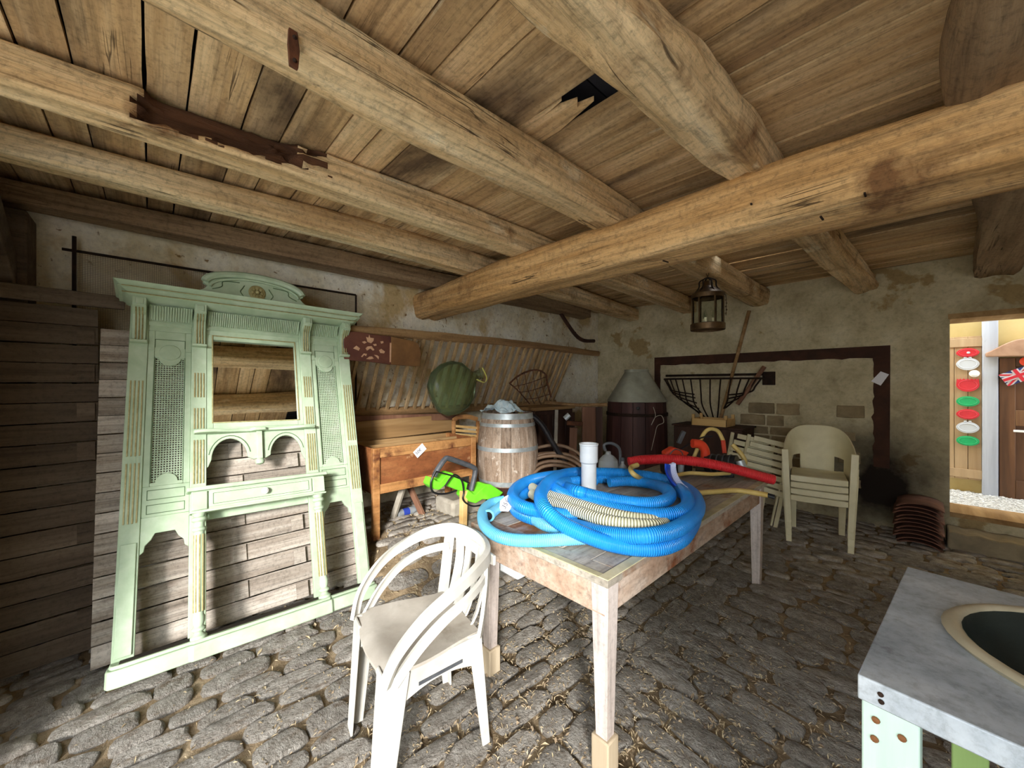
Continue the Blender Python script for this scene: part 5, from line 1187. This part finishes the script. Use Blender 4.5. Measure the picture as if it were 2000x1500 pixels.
part(MB().tube([W(1002, 808, d=dh), W(1012, 811, d=dh)], .02, 10, smooth=2), 'nozzle', 'black_plastic', hz_, world=True)

# lime green and black machine in front of barrel
lx = -2.62
lm = thing('lawn_tool', 'lime green garden machine housing with a black tubular handle', 'garden machine', (lx, 2.0, .2))
def lq(X, Y, x=lx): return W(680 + X * .16, 790 + Y * .16, x=x)
def lime(poly, th_, name, m='lime', x=lx):
    pts = [(lq(a, c, x).y, lq(a, c, x).z) for a, c in poly]; part(MB().prism(pts, x - th_, x, 'X'), name, m, lm, world=True, bevel=.008)
lime([(1040, 895), (1075, 930), (1130, 945), (1215, 850), (1260, 830), (1330, 870), (1465, 960), (1440, 1065), (1330, 1045), (1190, 985), (1120, 1045), (1050, 1035), (1005, 985)], .12, 'housing')
lime([(1465, 1040), (1530, 1090), (1560, 1100), (1690, 975), (1740, 975), (1900, 1075), (1800, 1170), (1640, 1160), (1560, 1210), (1480, 1185), (1430, 1130)], .14, 'housing', x=lx + .03)
part(MB().tube([lq(1050, 880), lq(1100, 780), lq(1180, 670), lq(1230, 660), lq(1380, 710), lq(1530, 770), lq(1550, 830), lq(1500, 1050)], .022, 10, smooth=4), 'handle', 'grey_plastic', lm, world=True)
part(MB().tube([lq(1180, 1000, lx + .05), lq(1290, 860, lx + .05), lq(1380, 920, lx + .05), lq(1410, 1060, lx + .05), lq(1400, 1150, lx + .05), lq(1450, 1210, lx + .05), lq(1560, 1240, lx + .06), lq(1800, 1180, lx + .06)], .007, 8, smooth=6), 'wire', 'black_hose', lm, world=True)
part(MB().tube([lq(1070, 810, lx + .03), lq(1010, 950, lx + .03), lq(1040, 1070, lx + .03), lq(1180, 1090, lx + .03), lq(1320, 1050, lx + .03)], .008, 8, smooth=6), 'wire', 'black_hose', lm, world=True)
part(MB().tube([lq(1060, 815, lx + .03), lq(1300, 880, lx + .03), lq(1480, 960, lx + .03)], .006, 8, smooth=4), 'wire', 'black_hose', lm, world=True)
part(MB().bar(lq(1410, 1050), Vector((lx, lq(1400, 1340).y, fh(lx, lq(1400, 1340).y))), .05, .05), 'wooden_prop', 'pine', lm, world=True, bevel=.003)

# ================================================================ HAY RACK WITH DEMIJOHN
hr = thing('hay_rack', 'long wooden hay rack with many slanting bars on the plaster wall', 'hay rack', (-3.5, 2.9, 1.2))
ybs, yts = 1.15, 4.62
def rb_(y): return Vector((-3.58, y, 1.19 - .02 * sin((y - 1.1) * .9)))
def rt_(y): return Vector((-3.22, y, 1.90 + .02 * sin((y - 1.4) * 1.1)))
b = log([rb_(y) for y in (1.05, 2.0, 3.0, 4.2)], .07, .08, 31, nseg=8, amp=.006, k=8); part(b, 'bottom_rail', 'rack_rail', hr, world=True, ang=1.0)
b = log([rt_(y) for y in (1.15, 2.2, 3.2, 4.15, 4.75)], .06, .075, 33, nseg=8, amp=.006, k=8); part(b, 'top_rail', 'rack_rail', hr, world=True, ang=1.0)
y = 1.18
while y < 4.2:
    t_ = rt_(y + .02); q = rb_(y); part(MB().bar(q + Vector((.02, 0, .02)), t_ + Vector((.0, 0, -.02)), .031, .028, up=(1, 0, 0)), 'slat', 'rack_wood', hr, world=True, bevel=.004); y += .098
# green glass demijohn lying inside the rack
gc = W(890, 755, x=-3.24); dj = thing('demijohn', 'round green glass demijohn propped against the bars of the hay rack', 'bottle', gc)
ax = (W(948, 725, x=-3.24) - gc).normalized()
prof = [(.004, -.235), (.12, -.22), (.185, -.16), (.215, -.06), (.205, .04), (.16, .12), (.09, .17), (.045, .20), (.04, .27), (.05, .275), (.05, .29)]
prof_i = [(max(r - .006, .002), z) for r, z in prof]
Mq = ax.to_track_quat('Z', 'X').to_matrix().to_4x4()
Msq = Matrix.Scale(.45, 4, (1, 0, 0)) @ Matrix.Scale(1.28, 4)
part(MB().lathe(prof, (0, 0, 0), 28, cap=False).xf(Msq @ Mq), 'glass_body', 'green_glass', dj, ang=1.4)
sp_ = [W(942, 718, x=-3.12), W(949, 733, x=-3.11), W(950, 742, x=-3.11), W(945, 747, x=-3.11), W(931, 741, x=-3.12)]
part(MB().tube(sp_, .012, 6, smooth=4, flat=(.012, .004)), 'yellow_strap', 'yellow_strap', dj, world=True)
# painted headboard
pbx = -3.16
def pbq(u, v): p = W(u, v, x=pbx); return (p.y, p.z)
hb = thing('painted_board', 'brown painted wooden board with a faded floral design hung over the hay rack', 'board', (pbx, 1.55, 1.75))
part(MB().prism([pbq(*q) for q in ((672, 662), (682, 647), (700, 648), (730, 653), (764, 657), (764, 712), (720, 706), (672, 703))], pbx - .03, pbx, 'X'), 'decorated_half', 'painted_board', hb, world=True, bevel=.004)
part(MB().prism([pbq(*q) for q in ((764, 657), (800, 664), (818, 670), (823, 690), (821, 716), (790, 714), (764, 712))], pbx - .03, pbx - .001, 'X'), 'plain_half', 'painted_board_right', hb, world=True, bevel=.004)
def flw(X, Y): return pbq(660 + X * .09, 630 + Y * .09)
for i, poly in enumerate(([(610, 310), (660, 330), (680, 260), (700, 330), (780, 340), (770, 400), (720, 450), (640, 420)], [(520, 420), (580, 400), (630, 430), (570, 460)], [(890, 600), (940, 570), (1020, 630), (1000, 670), (920, 660)], [(610, 790), (680, 740), (740, 735), (780, 780), (690, 800)], [(500, 740), (560, 670), (630, 680), (610, 730), (570, 700), (530, 750)], [(780, 700), (850, 710), (890, 740), (880, 800), (840, 750)], [(330, 560), (400, 500), (480, 560), (450, 610)], [(920, 410), (980, 400), (990, 440), (940, 460)], [(760, 470), (830, 460), (840, 500), (790, 510)], [(1125, 440), (1160, 440), (1150, 860), (1120, 860)], [(600, 560), (640, 520), (730, 510), (790, 590), (760, 610), (700, 560), (630, 610)])):
    part(MB().prism([flw(a, c) for a, c in poly], pbx - .001, pbx + .0015, 'X'), 'painted_motif', 'floral_paint', hb, world=True, smooth=False)
# wire basket hanging in front of the rack
wb = thing('wire_basket', 'half round rusty wire basket frame hooked on the hay rack', 'basket', W(1045, 780, x=-3.1))
def wq(X, Y, x=-3.12): return W(980 + X * .16, 680 + Y * .16, x=x)
part(MB().tube([wq(95, 430), wq(200, 340), wq(330, 280), wq(450, 270), wq(535, 320), wq(550, 400), wq(600, 600)], .011, 6, smooth=6), 'rim', 'rusty_iron', wb, world=True); part(MB().tube([wq(95, 430), wq(200, 520), wq(340, 680)], .008, 6, smooth=4), 'rim', 'rusty_iron', wb, world=True)
for (a, c) in (((180, 360), (300, 640)), ((280, 310), (400, 680)), ((380, 280), (480, 690)), ((470, 275), (560, 640)), ((140, 470), (540, 350)), ((220, 540), (560, 450)), ((290, 620), (590, 560))):
    part(MB().tube([wq(*a), wq((a[0] + c[0]) / 2 - 20, (a[1] + c[1]) / 2 + 20, -3.02), wq(*c)], .0045, 5, smooth=4), 'wire', 'rusty_iron', wb, world=True)
# wooden hook on the wall near the corner
hk2 = [W(1095, 612, x=-3.45), W(1108, 632, x=-3.45), W(1125, 655, x=-3.46), W(1140, 665, x=-3.47), W(1160, 666, x=-3.48)]
single(MB().tube(hk2, .028, 8, smooth=6), 'wooden_hook', 'dark_wood', 'curved dark wooden hook hanging from the joist in the corner', 'hook')

# ================================================================ CLUTTER IN THE FAR CORNER
def wd(u, v, d): return W(u, v, d=d)
ck = thing('old_chest', 'black wooden chest behind the barrel in the far corner', 'chest', (-3.35, 3.75, .2))
part(MB().box(-3.55, -3.12, 3.30, 4.02, .25, 1.13), 'body', 'dark_wood', ck, world=True, bevel=.01); part(MB().box(-3.57, -3.09, 3.28, 4.04, 1.13, 1.17), 'lid', 'old_board', ck, world=True, bevel=.006)
for y in (3.45, 3.70, 3.95): part(MB().box(-3.115, -3.10, y - .1, y + .09, .32, 1.08), 'front_plank', 'dark_wood', ck, world=True, bevel=.004)
for (u0, v0, u1, v1, d_, w_, m, lab) in ((1087, 800, 1083, 900, 4.55, .04, 'dusty_floor_item', 'thin pale stick standing against the black chest'), (1120, 835, 1117, 930, 4.5, .09, 'brown_wood', 'narrow brown plank standing left of the cask'),
                                        (1150, 795, 1150, 940, 4.75, .17, 'brown_wood', 'wide brown plank standing nearest the cask'), (1170, 795, 1171, 940, 4.72, .08, 'dark_wood', 'dark narrow plank between the wide brown plank and the cask')):
    single(MB().bar(wd(u0, v0, d_), Vector((*wd(u1, v1, d_).xy, fh(*wd(u1, v1, d_).xy))), w_, .03, up=FV), 'standing_plank', m, lab, 'plank', bevel=.004)
single(MB().tube([wd(1065, 786, 4.9), wd(1130, 791, 4.75), wd(1186, 790, 4.6)], .022, 8), 'pole', 'rack_rail', 'thin wooden pole lying across the planks and the cask', 'pole')
cl = thing('clamp', 'rusty iron clamp head resting on the narrow brown plank', 'clamp', wd(1120, 826, 4.4))
part(MB().bar(wd(1107, 826, 4.4), wd(1138, 828, 4.4), .05, .05), 'jaw', 'rusty_iron', cl, world=True, bevel=.006); part(MB().tube([wd(1103, 818, 4.4), wd(1112, 810, 4.4)], .03, 10, smooth=2), 'screw_head', 'hoop', cl, world=True); part(MB().tube([wd(1112, 812, 4.4), wd(1118, 835, 4.4)], .015, 8, smooth=2), 'screw', 'iron', cl, world=True)
rv = random.Random(9)
hc = thing('brown_hose_coil', 'coil of old brown hose on the floor behind the blue hose', 'hose', (*wd(1080, 930, 3.7).xy, .25))
cc = wd(1085, 930, 3.75)
for k in range(6):
    pts = []; R_ = .26 + .02 * k; tilt = rv.uniform(.55, .95)
    for q in range(12):
        a = 2 * pi * q / 12; pts.append(cc + RV * (R_ * cos(a) + rv.uniform(-.02, .02)) + UV * (R_ * sin(a) * tilt * .75 - .05 + .02 * k) + FV * (R_ * sin(a) * (1 - tilt) + .04 * k))
    part(MB().tube(pts, .018, 8, closed=True, smooth=5), 'loop', 'brown_hose', hc, world=True, ang=1.2)

# big dark cask with metal hood
qc = wd(1243, 800, 5.15); ca = thing('cask', 'large dark wooden cask under the grey metal hood in the corner', 'cask', (qc.x, qc.y, .0))
zc = CAMZ - (785 - 750) / 750 * 5.0
for k in range(16):
    a0, a1 = 2 * pi * k / 16 + .008, 2 * pi * (k + 1) / 16 - .008; vs = []; n = 6
    for i in range(n + 1):
        z = zc * i / n; r = .37 + .02 * sin(pi * i / n)
        for a, rr in ((a0, r), ((a0 + a1) / 2, r * 1.01), (a1, r), (a1, r - .03), (a0, r - .03)): vs.append((rr * cos(a), rr * sin(a), z))
    fs = [(0, 1, 2, 3, 4)[::-1], tuple(n * 5 + q for q in range(5))]
    for i in range(n):
        for q in range(5): fs.append((i * 5 + q, i * 5 + (q + 1) % 5, (i + 1) * 5 + (q + 1) % 5, (i + 1) * 5 + q))
    part(MB().add(vs, fs), 'stave', 'cask', ca)
part(MB().lathe([(.36, zc - .01), (.002, zc - .009)], (0, 0, 0), 28, cap=False), 'cask_head', 'dark_wood', ca)
for z in (.25, zc - .18): part(MB().lathe([(.384, z), (.394, z), (.394, z + .04), (.384, z + .04)], (0, 0, 0), 28, cap=False), 'cask_hoop', 'iron', ca, ang=.4)
qv = (Vector((0, 0, 0)) - qc).normalized()
part(MB().lathe([(.022, 0), (.02, .05), (.004, .055)], (0, 0, 0), 10).xf(Matrix.Translation(Vector((qv.x * .385 + RV.x * .02, qv.y * .385 + RV.y * .02, zc - .07))) @ Vector((qv.x, qv.y, 0)).to_track_quat('Z', 'Y').to_matrix().to_4x4()), 'bung', 'black_plastic', ca)
zt_ = CAMZ + (750 - 722) / 750 * 5.15
ho = thing('metal_hood', 'grey tapering sheet metal hood standing on the dark cask', 'hood', (qc.x, qc.y, zc))
def frus(prof):
    b = MB(); N = 32; vs = []; fs = []
    for (rx, z, sq) in prof:
        for k in range(N):
            a = 2 * pi * k / N; x, y = cos(a), sin(a); x = math.copysign(abs(x) ** sq, x); y = math.copysign(abs(y) ** sq, y); vs.append(RV * rx * x + FV * rx * y * .85 + UV * z)
    n = len(prof)
    for i in range(n - 1):
        for k in range(N): k2 = (k + 1) % N; fs.append((i * N + k, i * N + k2, (i + 1) * N + k2, (i + 1) * N + k))
    fs.append(tuple((n - 1) * N + k for k in range(N))); return b.add(vs, fs)
part(frus([(.375, .0, .85), (.378, .015, .85), (.14, zt_ - zc - .03, .5)]), 'cone', 'hood_metal', ho, ang=.7); part(frus([(.145, zt_ - zc - .035, .5), (.145, zt_ - zc, .5)]), 'collar', 'hood_metal', ho, ang=.5)
wr_ = [wd(1276, 795, 4.7), wd(1280, 812, 4.68), wd(1272, 830, 4.68), wd(1280, 815, 4.67), wd(1292, 812, 4.67), wd(1296, 825, 4.67), wd(1284, 832, 4.66), wd(1279, 850, 4.66), wd(1272, 880, 4.66)]
single(MB().tube(wr_, .004, 5, smooth=6), 'wire', 'dusty_floor_item', 'thin pale wire dangling down the front of the dark cask', 'wire')

# iron wall hay basket
ib = thing('iron_hay_basket', 'curved black iron hay basket fixed to the end wall', 'basket', (-1.9, YW - .2, 1.2))
L0, L1 = W(1300, 728, y=YW - .04), W(1492, 738, y=YW - .04)
ztl = (L0.z + L1.z) / 2
part(MB().bar(Vector((L0.x, YW - .03, ztl)), Vector((L1.x, YW - .03, ztl)), .02, .03), 'wall_bar', 'iron', ib, world=True)
xm = (L0.x + L1.x) / 2; hw_ = (L1.x - L0.x) / 2
rim = [Vector((xm - hw_ * cos(t), YW - .03 - .36 * sin(t), ztl - .05)) for t in [pi * k / 16 for k in range(17)]]
part(MB().tube(rim, .012, 8, smooth=2), 'front_rim', 'iron', ib, world=True)
for k in range(1, 16):
    p = rim[k]; e = Vector((xm + (p.x - xm) * .35, YW - .03, ztl - .62 + .10 * abs(p.x - xm) / hw_ + .28 * (abs(p.x - xm) / hw_) ** 3)); mid_ = p.lerp(e, .5) + Vector(((p.x - xm) * .12, -.10 * sin(pi * k / 16), -.06))
    part(MB().tube([p, p.lerp(mid_, .5) + Vector((0, -.01, -.01)), mid_, e], .009, 6, smooth=5), 'rib', 'iron', ib, world=True)
part(MB().box(L1.x - .02, L1.x + .11, YW - .03, YW - .005, ztl - .13, ztl + .03), 'wall_plate', 'iron', ib, world=True, bevel=.004)
# poles leaning on the wall behind the basket
s0, s1 = W(1463, 607, y=YW - .05), W(1428, 740, y=YW - .12); s2 = s1 + (s1 - s0) * 1.3
single(MB().tube([s0, s2], .02, 8, smooth=2), 'pole', 'rack_rail', 'long wooden pole leaning up behind the iron hay basket', 'pole')
s0, s1 = W(1493, 716, y=YW - .10), W(1440, 790, y=YW - .2)
single(MB().tube([s0, s1], .025, 8, smooth=2), 'tool_handle', 'brown_wood', 'short brown tool handle poking out of the iron hay basket', 'handle')
# dark bench with a small pine tray
tr0 = W(1398, 832, y=YW - .42); bn = thing('dark_bench', 'low dark wooden chest below the iron hay basket', 'chest', (tr0.x, YW - .28, 0))
part(MB().box(-2.17, W(1456, 0, y=YW - .4).x, YW - .52, YW - .06, .05, tr0.z - .02), 'body', 'dark_wood', bn, world=True, bevel=.01)
part(MB().box(-2.19, W(1460, 0, y=YW - .4).x, YW - .54, YW - .05, tr0.z - .02, tr0.z), 'lid', 'dark_wood', bn, world=True, bevel=.006)
t0, t1 = W(1355, 830, y=YW - .42).x, W(1424, 830, y=YW - .42).x; yt = YW - .50
ty = thing('pine_tray', 'small pale pine crate on the dark chest', 'crate', ((t0 + t1) / 2, yt + .15, tr0.z))
part(MB().box(t0, t1, yt, yt + .012, tr0.z, tr0.z + .085), 'side', 'pine', ty, world=True, bevel=.002); part(MB().box(t0, t1, yt + .29, yt + .302, tr0.z, tr0.z + .085), 'side', 'pine', ty, world=True, bevel=.002)
for x in (t0, t1 - .012): part(MB().box(x, x + .012, yt, yt + .30, tr0.z, tr0.z + .085), 'side', 'pine', ty, world=True, bevel=.002)
for x in (t0, t1 - .035):
    for y in (yt + .013, yt + .262): part(MB().box(x + .001, x + .034, y, y + .026, tr0.z + .002, tr0.z + .135), 'corner_post', 'pine', ty, world=True, bevel=.002)
part(MB().box(t0 + .01, t1 - .01, yt + .01, yt + .29, tr0.z + .002, tr0.z + .01), 'base', 'pine', ty, world=True)

# folded slatted garden chairs
def slat_chair(loc, rz, lean, lab):
    f = thing('slatted_chair', lab, 'chair', loc, (lean, .22, rz), group='folded slatted chairs beside the stack')
    for i in range(8):
        z = .36 + i * .072; wv = .21 - .012 * max(0, i - 4) ** 1.4
        part(MB().box(-wv, wv, -.012, .006, z, z + .052), 'slat', 'old_chair', f, bevel=.004)
    for s in (-1, 1):
        part(MB().bar((s * .19, 0, 0), (s * .20, .02, .92), .035, .02), 'leg', 'old_chair', f, bevel=.004); part(MB().bar((s * .16, .05, 0), (s * .17, .05, .75), .035, .02), 'leg', 'old_chair', f, bevel=.004)
    return f
fc_ = W(1500, 1040, z=0)
slat_chair((fc_.x - .16, fc_.y + .10, 0), radians(20), -.28, 'folded cream slatted garden chair leaning closest to the chair stack')
slat_chair((fc_.x - .30, fc_.y + .12, 0), radians(28), -.24, 'folded cream slatted garden chair half hidden by the other folded one')

# ================================================================ STACK OF PLASTIC CHAIRS
fl_, frr = W(1541, 1058, z=0), W(1661, 1082, z=0); cen = (fl_ + frr) / 2; fd = Vector((frr.y - fl_.y, -(frr.x - fl_.x), 0)).normalized()   # facing
if fd.dot(-cen) < 0: fd = -fd
wv_ = (frr - fl_).length / 2
cen2 = cen - fd * .22
def tub_chair(loc, rz, lab, gap=1):
    c = thing('stacking_chair', lab, 'chair', loc, (0, 0, rz), group='stack of cream plastic armchairs')
    def P(mb, n, **k): k.setdefault('bevel', .003); return part(mb, n, 'old_chair', c, **k)
    P(MB().prism([(-.20, .383), (-.20, .43), (.20, .43), (.20, .383), (.15, .378), (-.15, .378)], .205, .225, 'Y'), 'front_apron')
    P(MB().box(-.20, .20, -.20, .21, .415, .432), 'seat', bevel=.008)
    # shell back and arms: one curved wall from front left round the back to front right
    b = MB(); n = 36; vs = []; fs = []; rows = 6
    for i in range(n + 1):
        t = pi * (i / n); cx2, sy2 = cos(t), -sin(t)
        hx = math.copysign(abs(cx2) ** .6, cx2) * .245; hy = .20 - .44 * abs(sy2) ** .75
        top = .64 + .215 * abs(sy2) ** .9 
        for j in range(rows + 1):
            f = j / rows; z = .43 + (top - .43) * f; o = 1 + .05 * f
            for th_ in (0, 1): vs.append((hx * o * (1 - th_ * .035), (hy - (.05 * f if abs(sy2) > .3 else 0)) * (1 if th_ == 0 else .965), z))
    ix = lambda i, j, q: (i * (rows + 1) + j) * 2 + q
    hole = lambda i, j: j <= gap and (9 <= i <= 13 or n - 14 <= i <= n - 10)
    for i in range(n):
        for j in range(rows):
            if hole(i, j): continue
            fs += [(ix(i, j, 0), ix(i + 1, j, 0), ix(i + 1, j + 1, 0), ix(i, j + 1, 0)), (ix(i, j, 1), ix(i, j + 1, 1), ix(i + 1, j + 1, 1), ix(i + 1, j, 1))]
        fs.append((ix(i, rows, 0), ix(i + 1, rows, 0), ix(i + 1, rows, 1), ix(i, rows, 1)))
    for i in (0, n):
        for j in range(rows): fs.append((ix(i, j, 0), ix(i, j, 1), ix(i, j + 1, 1), ix(i, j + 1, 0)))
    P(b.add(vs, fs), 'shell_back', bevel=0, ang=1.0)
    for s in (-1, 1):
        P(MB().bar((s * .243, .20, .66), (s * wv_ * 1.0, .225, 0), .05, .055, up=(0, 1, 0), w1=.042, h1=.045), 'front_leg')
        P(MB().bar((s * .19, -.19, .43), (s * .185, -.235, 0), .06, .04, up=(0, 1, 0), w1=.045), 'rear_leg')
    return c
rzc = math.atan2(fd.y, fd.x) - pi / 2
for k, lab in enumerate(('cream plastic tub armchair, lowest of the stack', 'cream plastic tub armchair, second up in the stack', 'cream plastic tub armchair, third up in the stack', 'cream plastic tub armchair, topmost of the stack')):
    tub_chair((cen2.x, cen2.y,   .008 + .060 * k), rzc, lab, 1 if k == 3 else 4)

# ================================================================ ROOF TILES stack by the doorway
tcx, tcy = W(1793, 1062, z=0).x, YW - .24
for k in range(11):
    b = MB(); n = 10; vs = []; fs = []; sx = (.012 * math.sin(k * 2.1)); r0 = .125
    for j, yy in enumerate((-.2, .2)):
        for i in range(n + 1):
            a = pi * .12 + pi * .76 * i / n
            for th_ in (0, .013): vs.append((tcx + sx + (r0 - th_) * cos(a) * 1.3, tcy + yy, .034 * k + (r0 - th_) * sin(a) * .62 - .028))
    ix = lambda j, i, q: (j * (n + 1) + i) * 2 + q
    for i in range(n): fs += [(ix(0, i, 0), ix(0, i + 1, 0), ix(1, i + 1, 0), ix(1, i, 0)), (ix(0, i, 1), ix(1, i, 1), ix(1, i + 1, 1), ix(0, i + 1, 1)), (ix(0, i, 0), ix(0, i, 1), ix(0, i + 1, 1), ix(0, i + 1, 0)), (ix(1, i, 0), ix(1, i + 1, 0), ix(1, i + 1, 1), ix(1, i, 1))]
    for i in (0, n): fs.append((ix(0, i, 0), ix(1, i, 0), ix(1, i, 1), ix(0, i, 1)))
    single(b.add(vs, fs), 'roof_tile', 'clay_tile', 'curved dark clay roof tile, topmost of the stack by the doorway' if k == 10 else 'curved dark clay roof tile under the topmost one by the doorway', 'tile', 'stacked roof tiles', ang=.9)
# note on the painted border
nq = W(1718, 740, y=YW - .016); nn_ = single(MB().prism([(nq.x + a * .4, nq.z + c * .4) for a, c in ((-.16, -.06), (.02, -.17), (.17, .11), (.02, .19))], YW - .019, YW - .0155, 'Y'), 'paper_note', 'paper', 'small white paper note stuck on the brown painted border', 'note', smooth=False)

# ================================================================ LANTERN
lc = W(1382, 645, d=3.35); lt = thing('lantern', 'round glass hall lantern with candle bulbs hanging by a chain from a joist', 'lantern', lc)
k = 3.35 / 750; R0 = 31 * k; hgl = 62 * k
part(MB().lathe([(R0 * .98, 0), (R0, .004), (R0, 12 * k), (R0 * .93, 13 * k), (R0 * .9, 12 * k), (R0 * .9, .002)], (0, 0, 0), 28, cap=False), 'base_ring', 'lantern_brass', lt, ang=.5)
part(MB().lathe([(R0 * .9, 3 * k), (.002, 3 * k)], (0, 0, 0), 28, cap=False), 'base_plate', 'lantern_brass', lt)
part(MB().lathe([(R0 * .94, hgl), (R0 * .96, hgl + 8 * k), (R0 * .6, hgl + 16 * k), (R0 * .3, hgl + 24 * k), (R0 * .2, hgl + 34 * k)], (0, 0, 0), 28, cap=False), 'crown', 'lantern_brass', lt, ang=.5)
part(MB().lathe([(R0 * .84, 10 * k), (R0 * .84, hgl + 2 * k)], (0, 0, 0), 28, cap=False), 'glass', 'lantern_glass', lt)
for q in range(6):
    a = 2 * pi * q / 6 + .3; part(MB().tube([(R0 * .88 * cos(a), R0 * .88 * sin(a), 8 * k), (R0 * .88 * cos(a), R0 * .88 * sin(a), hgl + 3 * k)], .007, 6, smooth=1), 'upright', 'lantern_brass', lt)
    part(MB().tube([(R0 * .9 * cos(a), R0 * .9 * sin(a), hgl + 6 * k), (R0 * .5 * cos(a), R0 * .5 * sin(a), hgl + 22 * k), (R0 * .45 * cos(a), R0 * .45 * sin(a), hgl + 34 * k), (.01 * cos(a), .01 * sin(a), hgl + 40 * k)], .006, 6, smooth=5), 'scroll', 'iron', lt)
for q in range(3):
    a = 2 * pi * q / 3 + .5; cq = part(MB().lathe([(.011, 4 * k), (.011, 24 * k)], (R0 * .32 * cos(a), R0 * .32 * sin(a), 0), 10), 'candle_tube', 'candle', lt); part(MB().lathe([(.006, 24 * k), (.013, 28 * k), (.009, 34 * k), (.001, 40 * k)], (R0 * .32 * cos(a), R0 * .32 * sin(a), 0), 10, cap=False), 'bulb', 'lantern_glass', cq)
zc0 = hgl + 38 * k; ztop = ZP - lc.z; i = 0
while zc0 < ztop:
    c = (0, 0, zc0 + .016); pts = [(.010 * cos(t) * (1 if i % 2 else 0), .010 * cos(t) * (0 if i % 2 else 1), c[2] + .018 * sin(t)) for t in [2 * pi * q / 10 for q in range(10)]]
    part(MB().tube(pts, .003, 5, closed=True, smooth=0), 'chain_link', 'lantern_brass', lt); zc0 += .028; i += 1
for q in range(5): part(MB().ball((R0 * 1.06 + .004 * (q % 2), 0, hgl - 8 * k - q * .028), .008, 8, 5), 'bead', 'lantern_brass', lt)
part(MB().tube([(R0 * .95, 0, hgl + 4 * k), (R0 * 1.06, 0, hgl - 2 * k), (R0 * 1.06, 0, hgl - 8 * k - .13)], .003, 5, smooth=4), 'bead_wire', 'iron', lt)

# white box under the table
fq = W(1017, 1113, z=.02)
single(MB().box(fq.x - .10, fq.x + .10, fq.y - .13, fq.y + .13, .02, .12), 'foam_box', 'styrofoam', 'white foam box on the cobbles behind the chair back', 'box', bevel=.012)

# ================================================================ LITTER ON THE FLOOR
def litter(n, seed, cx_, cy_, sx_, sy_, ln, wd_, name, m, lab, cat):
    r = random.Random(seed); b = MB()
    for i in range(n):
        x = r.gauss(cx_, sx_); y = r.gauss(cy_, sy_)
        if not (XW + .1 < x < 1.8 and YN < y < YW - .1): continue
        z = fh(x, y) + r.uniform(.004, .016); a = r.uniform(0, pi); l = ln * r.uniform(.4, 1.3); w = wd_ * r.uniform(.5, 1.4)
        dx, dy = cos(a) * l / 2, sin(a) * l / 2; px_, py_ = -sin(a) * w / 2, cos(a) * w / 2; dz = r.uniform(-.006, .008); c = r.uniform(0, .006)
        b.add([(x - dx, y - dy, z - dz), (x + px_, y + py_, z + c), (x + dx, y + dy, z + dz), (x - px_, y - py_, z + c)], [(0, 1, 2), (0, 2, 3)])
    part(b, name, m, floor, world=True, smooth=False, kind='stuff', label=lab)
litter(11000, 1, -1.0, 1.5, .75, .85, .024, .0045, 'straw_litter', 'straw', 'scattered straw and chaff between the cobbles', 'straw')
litter(1500, 2, -.95, 1.35, .55, .7, .022, .012, 'leaf_litter', 'dead_leaf', 'dry brown leaf crumbs around the table legs', 'leaves')
litter(1500, 3, -2.6, 1.9, .5, .6, .05, .012, 'twig_litter', 'straw', 'pale twigs and chaff below the trough', 'twigs')
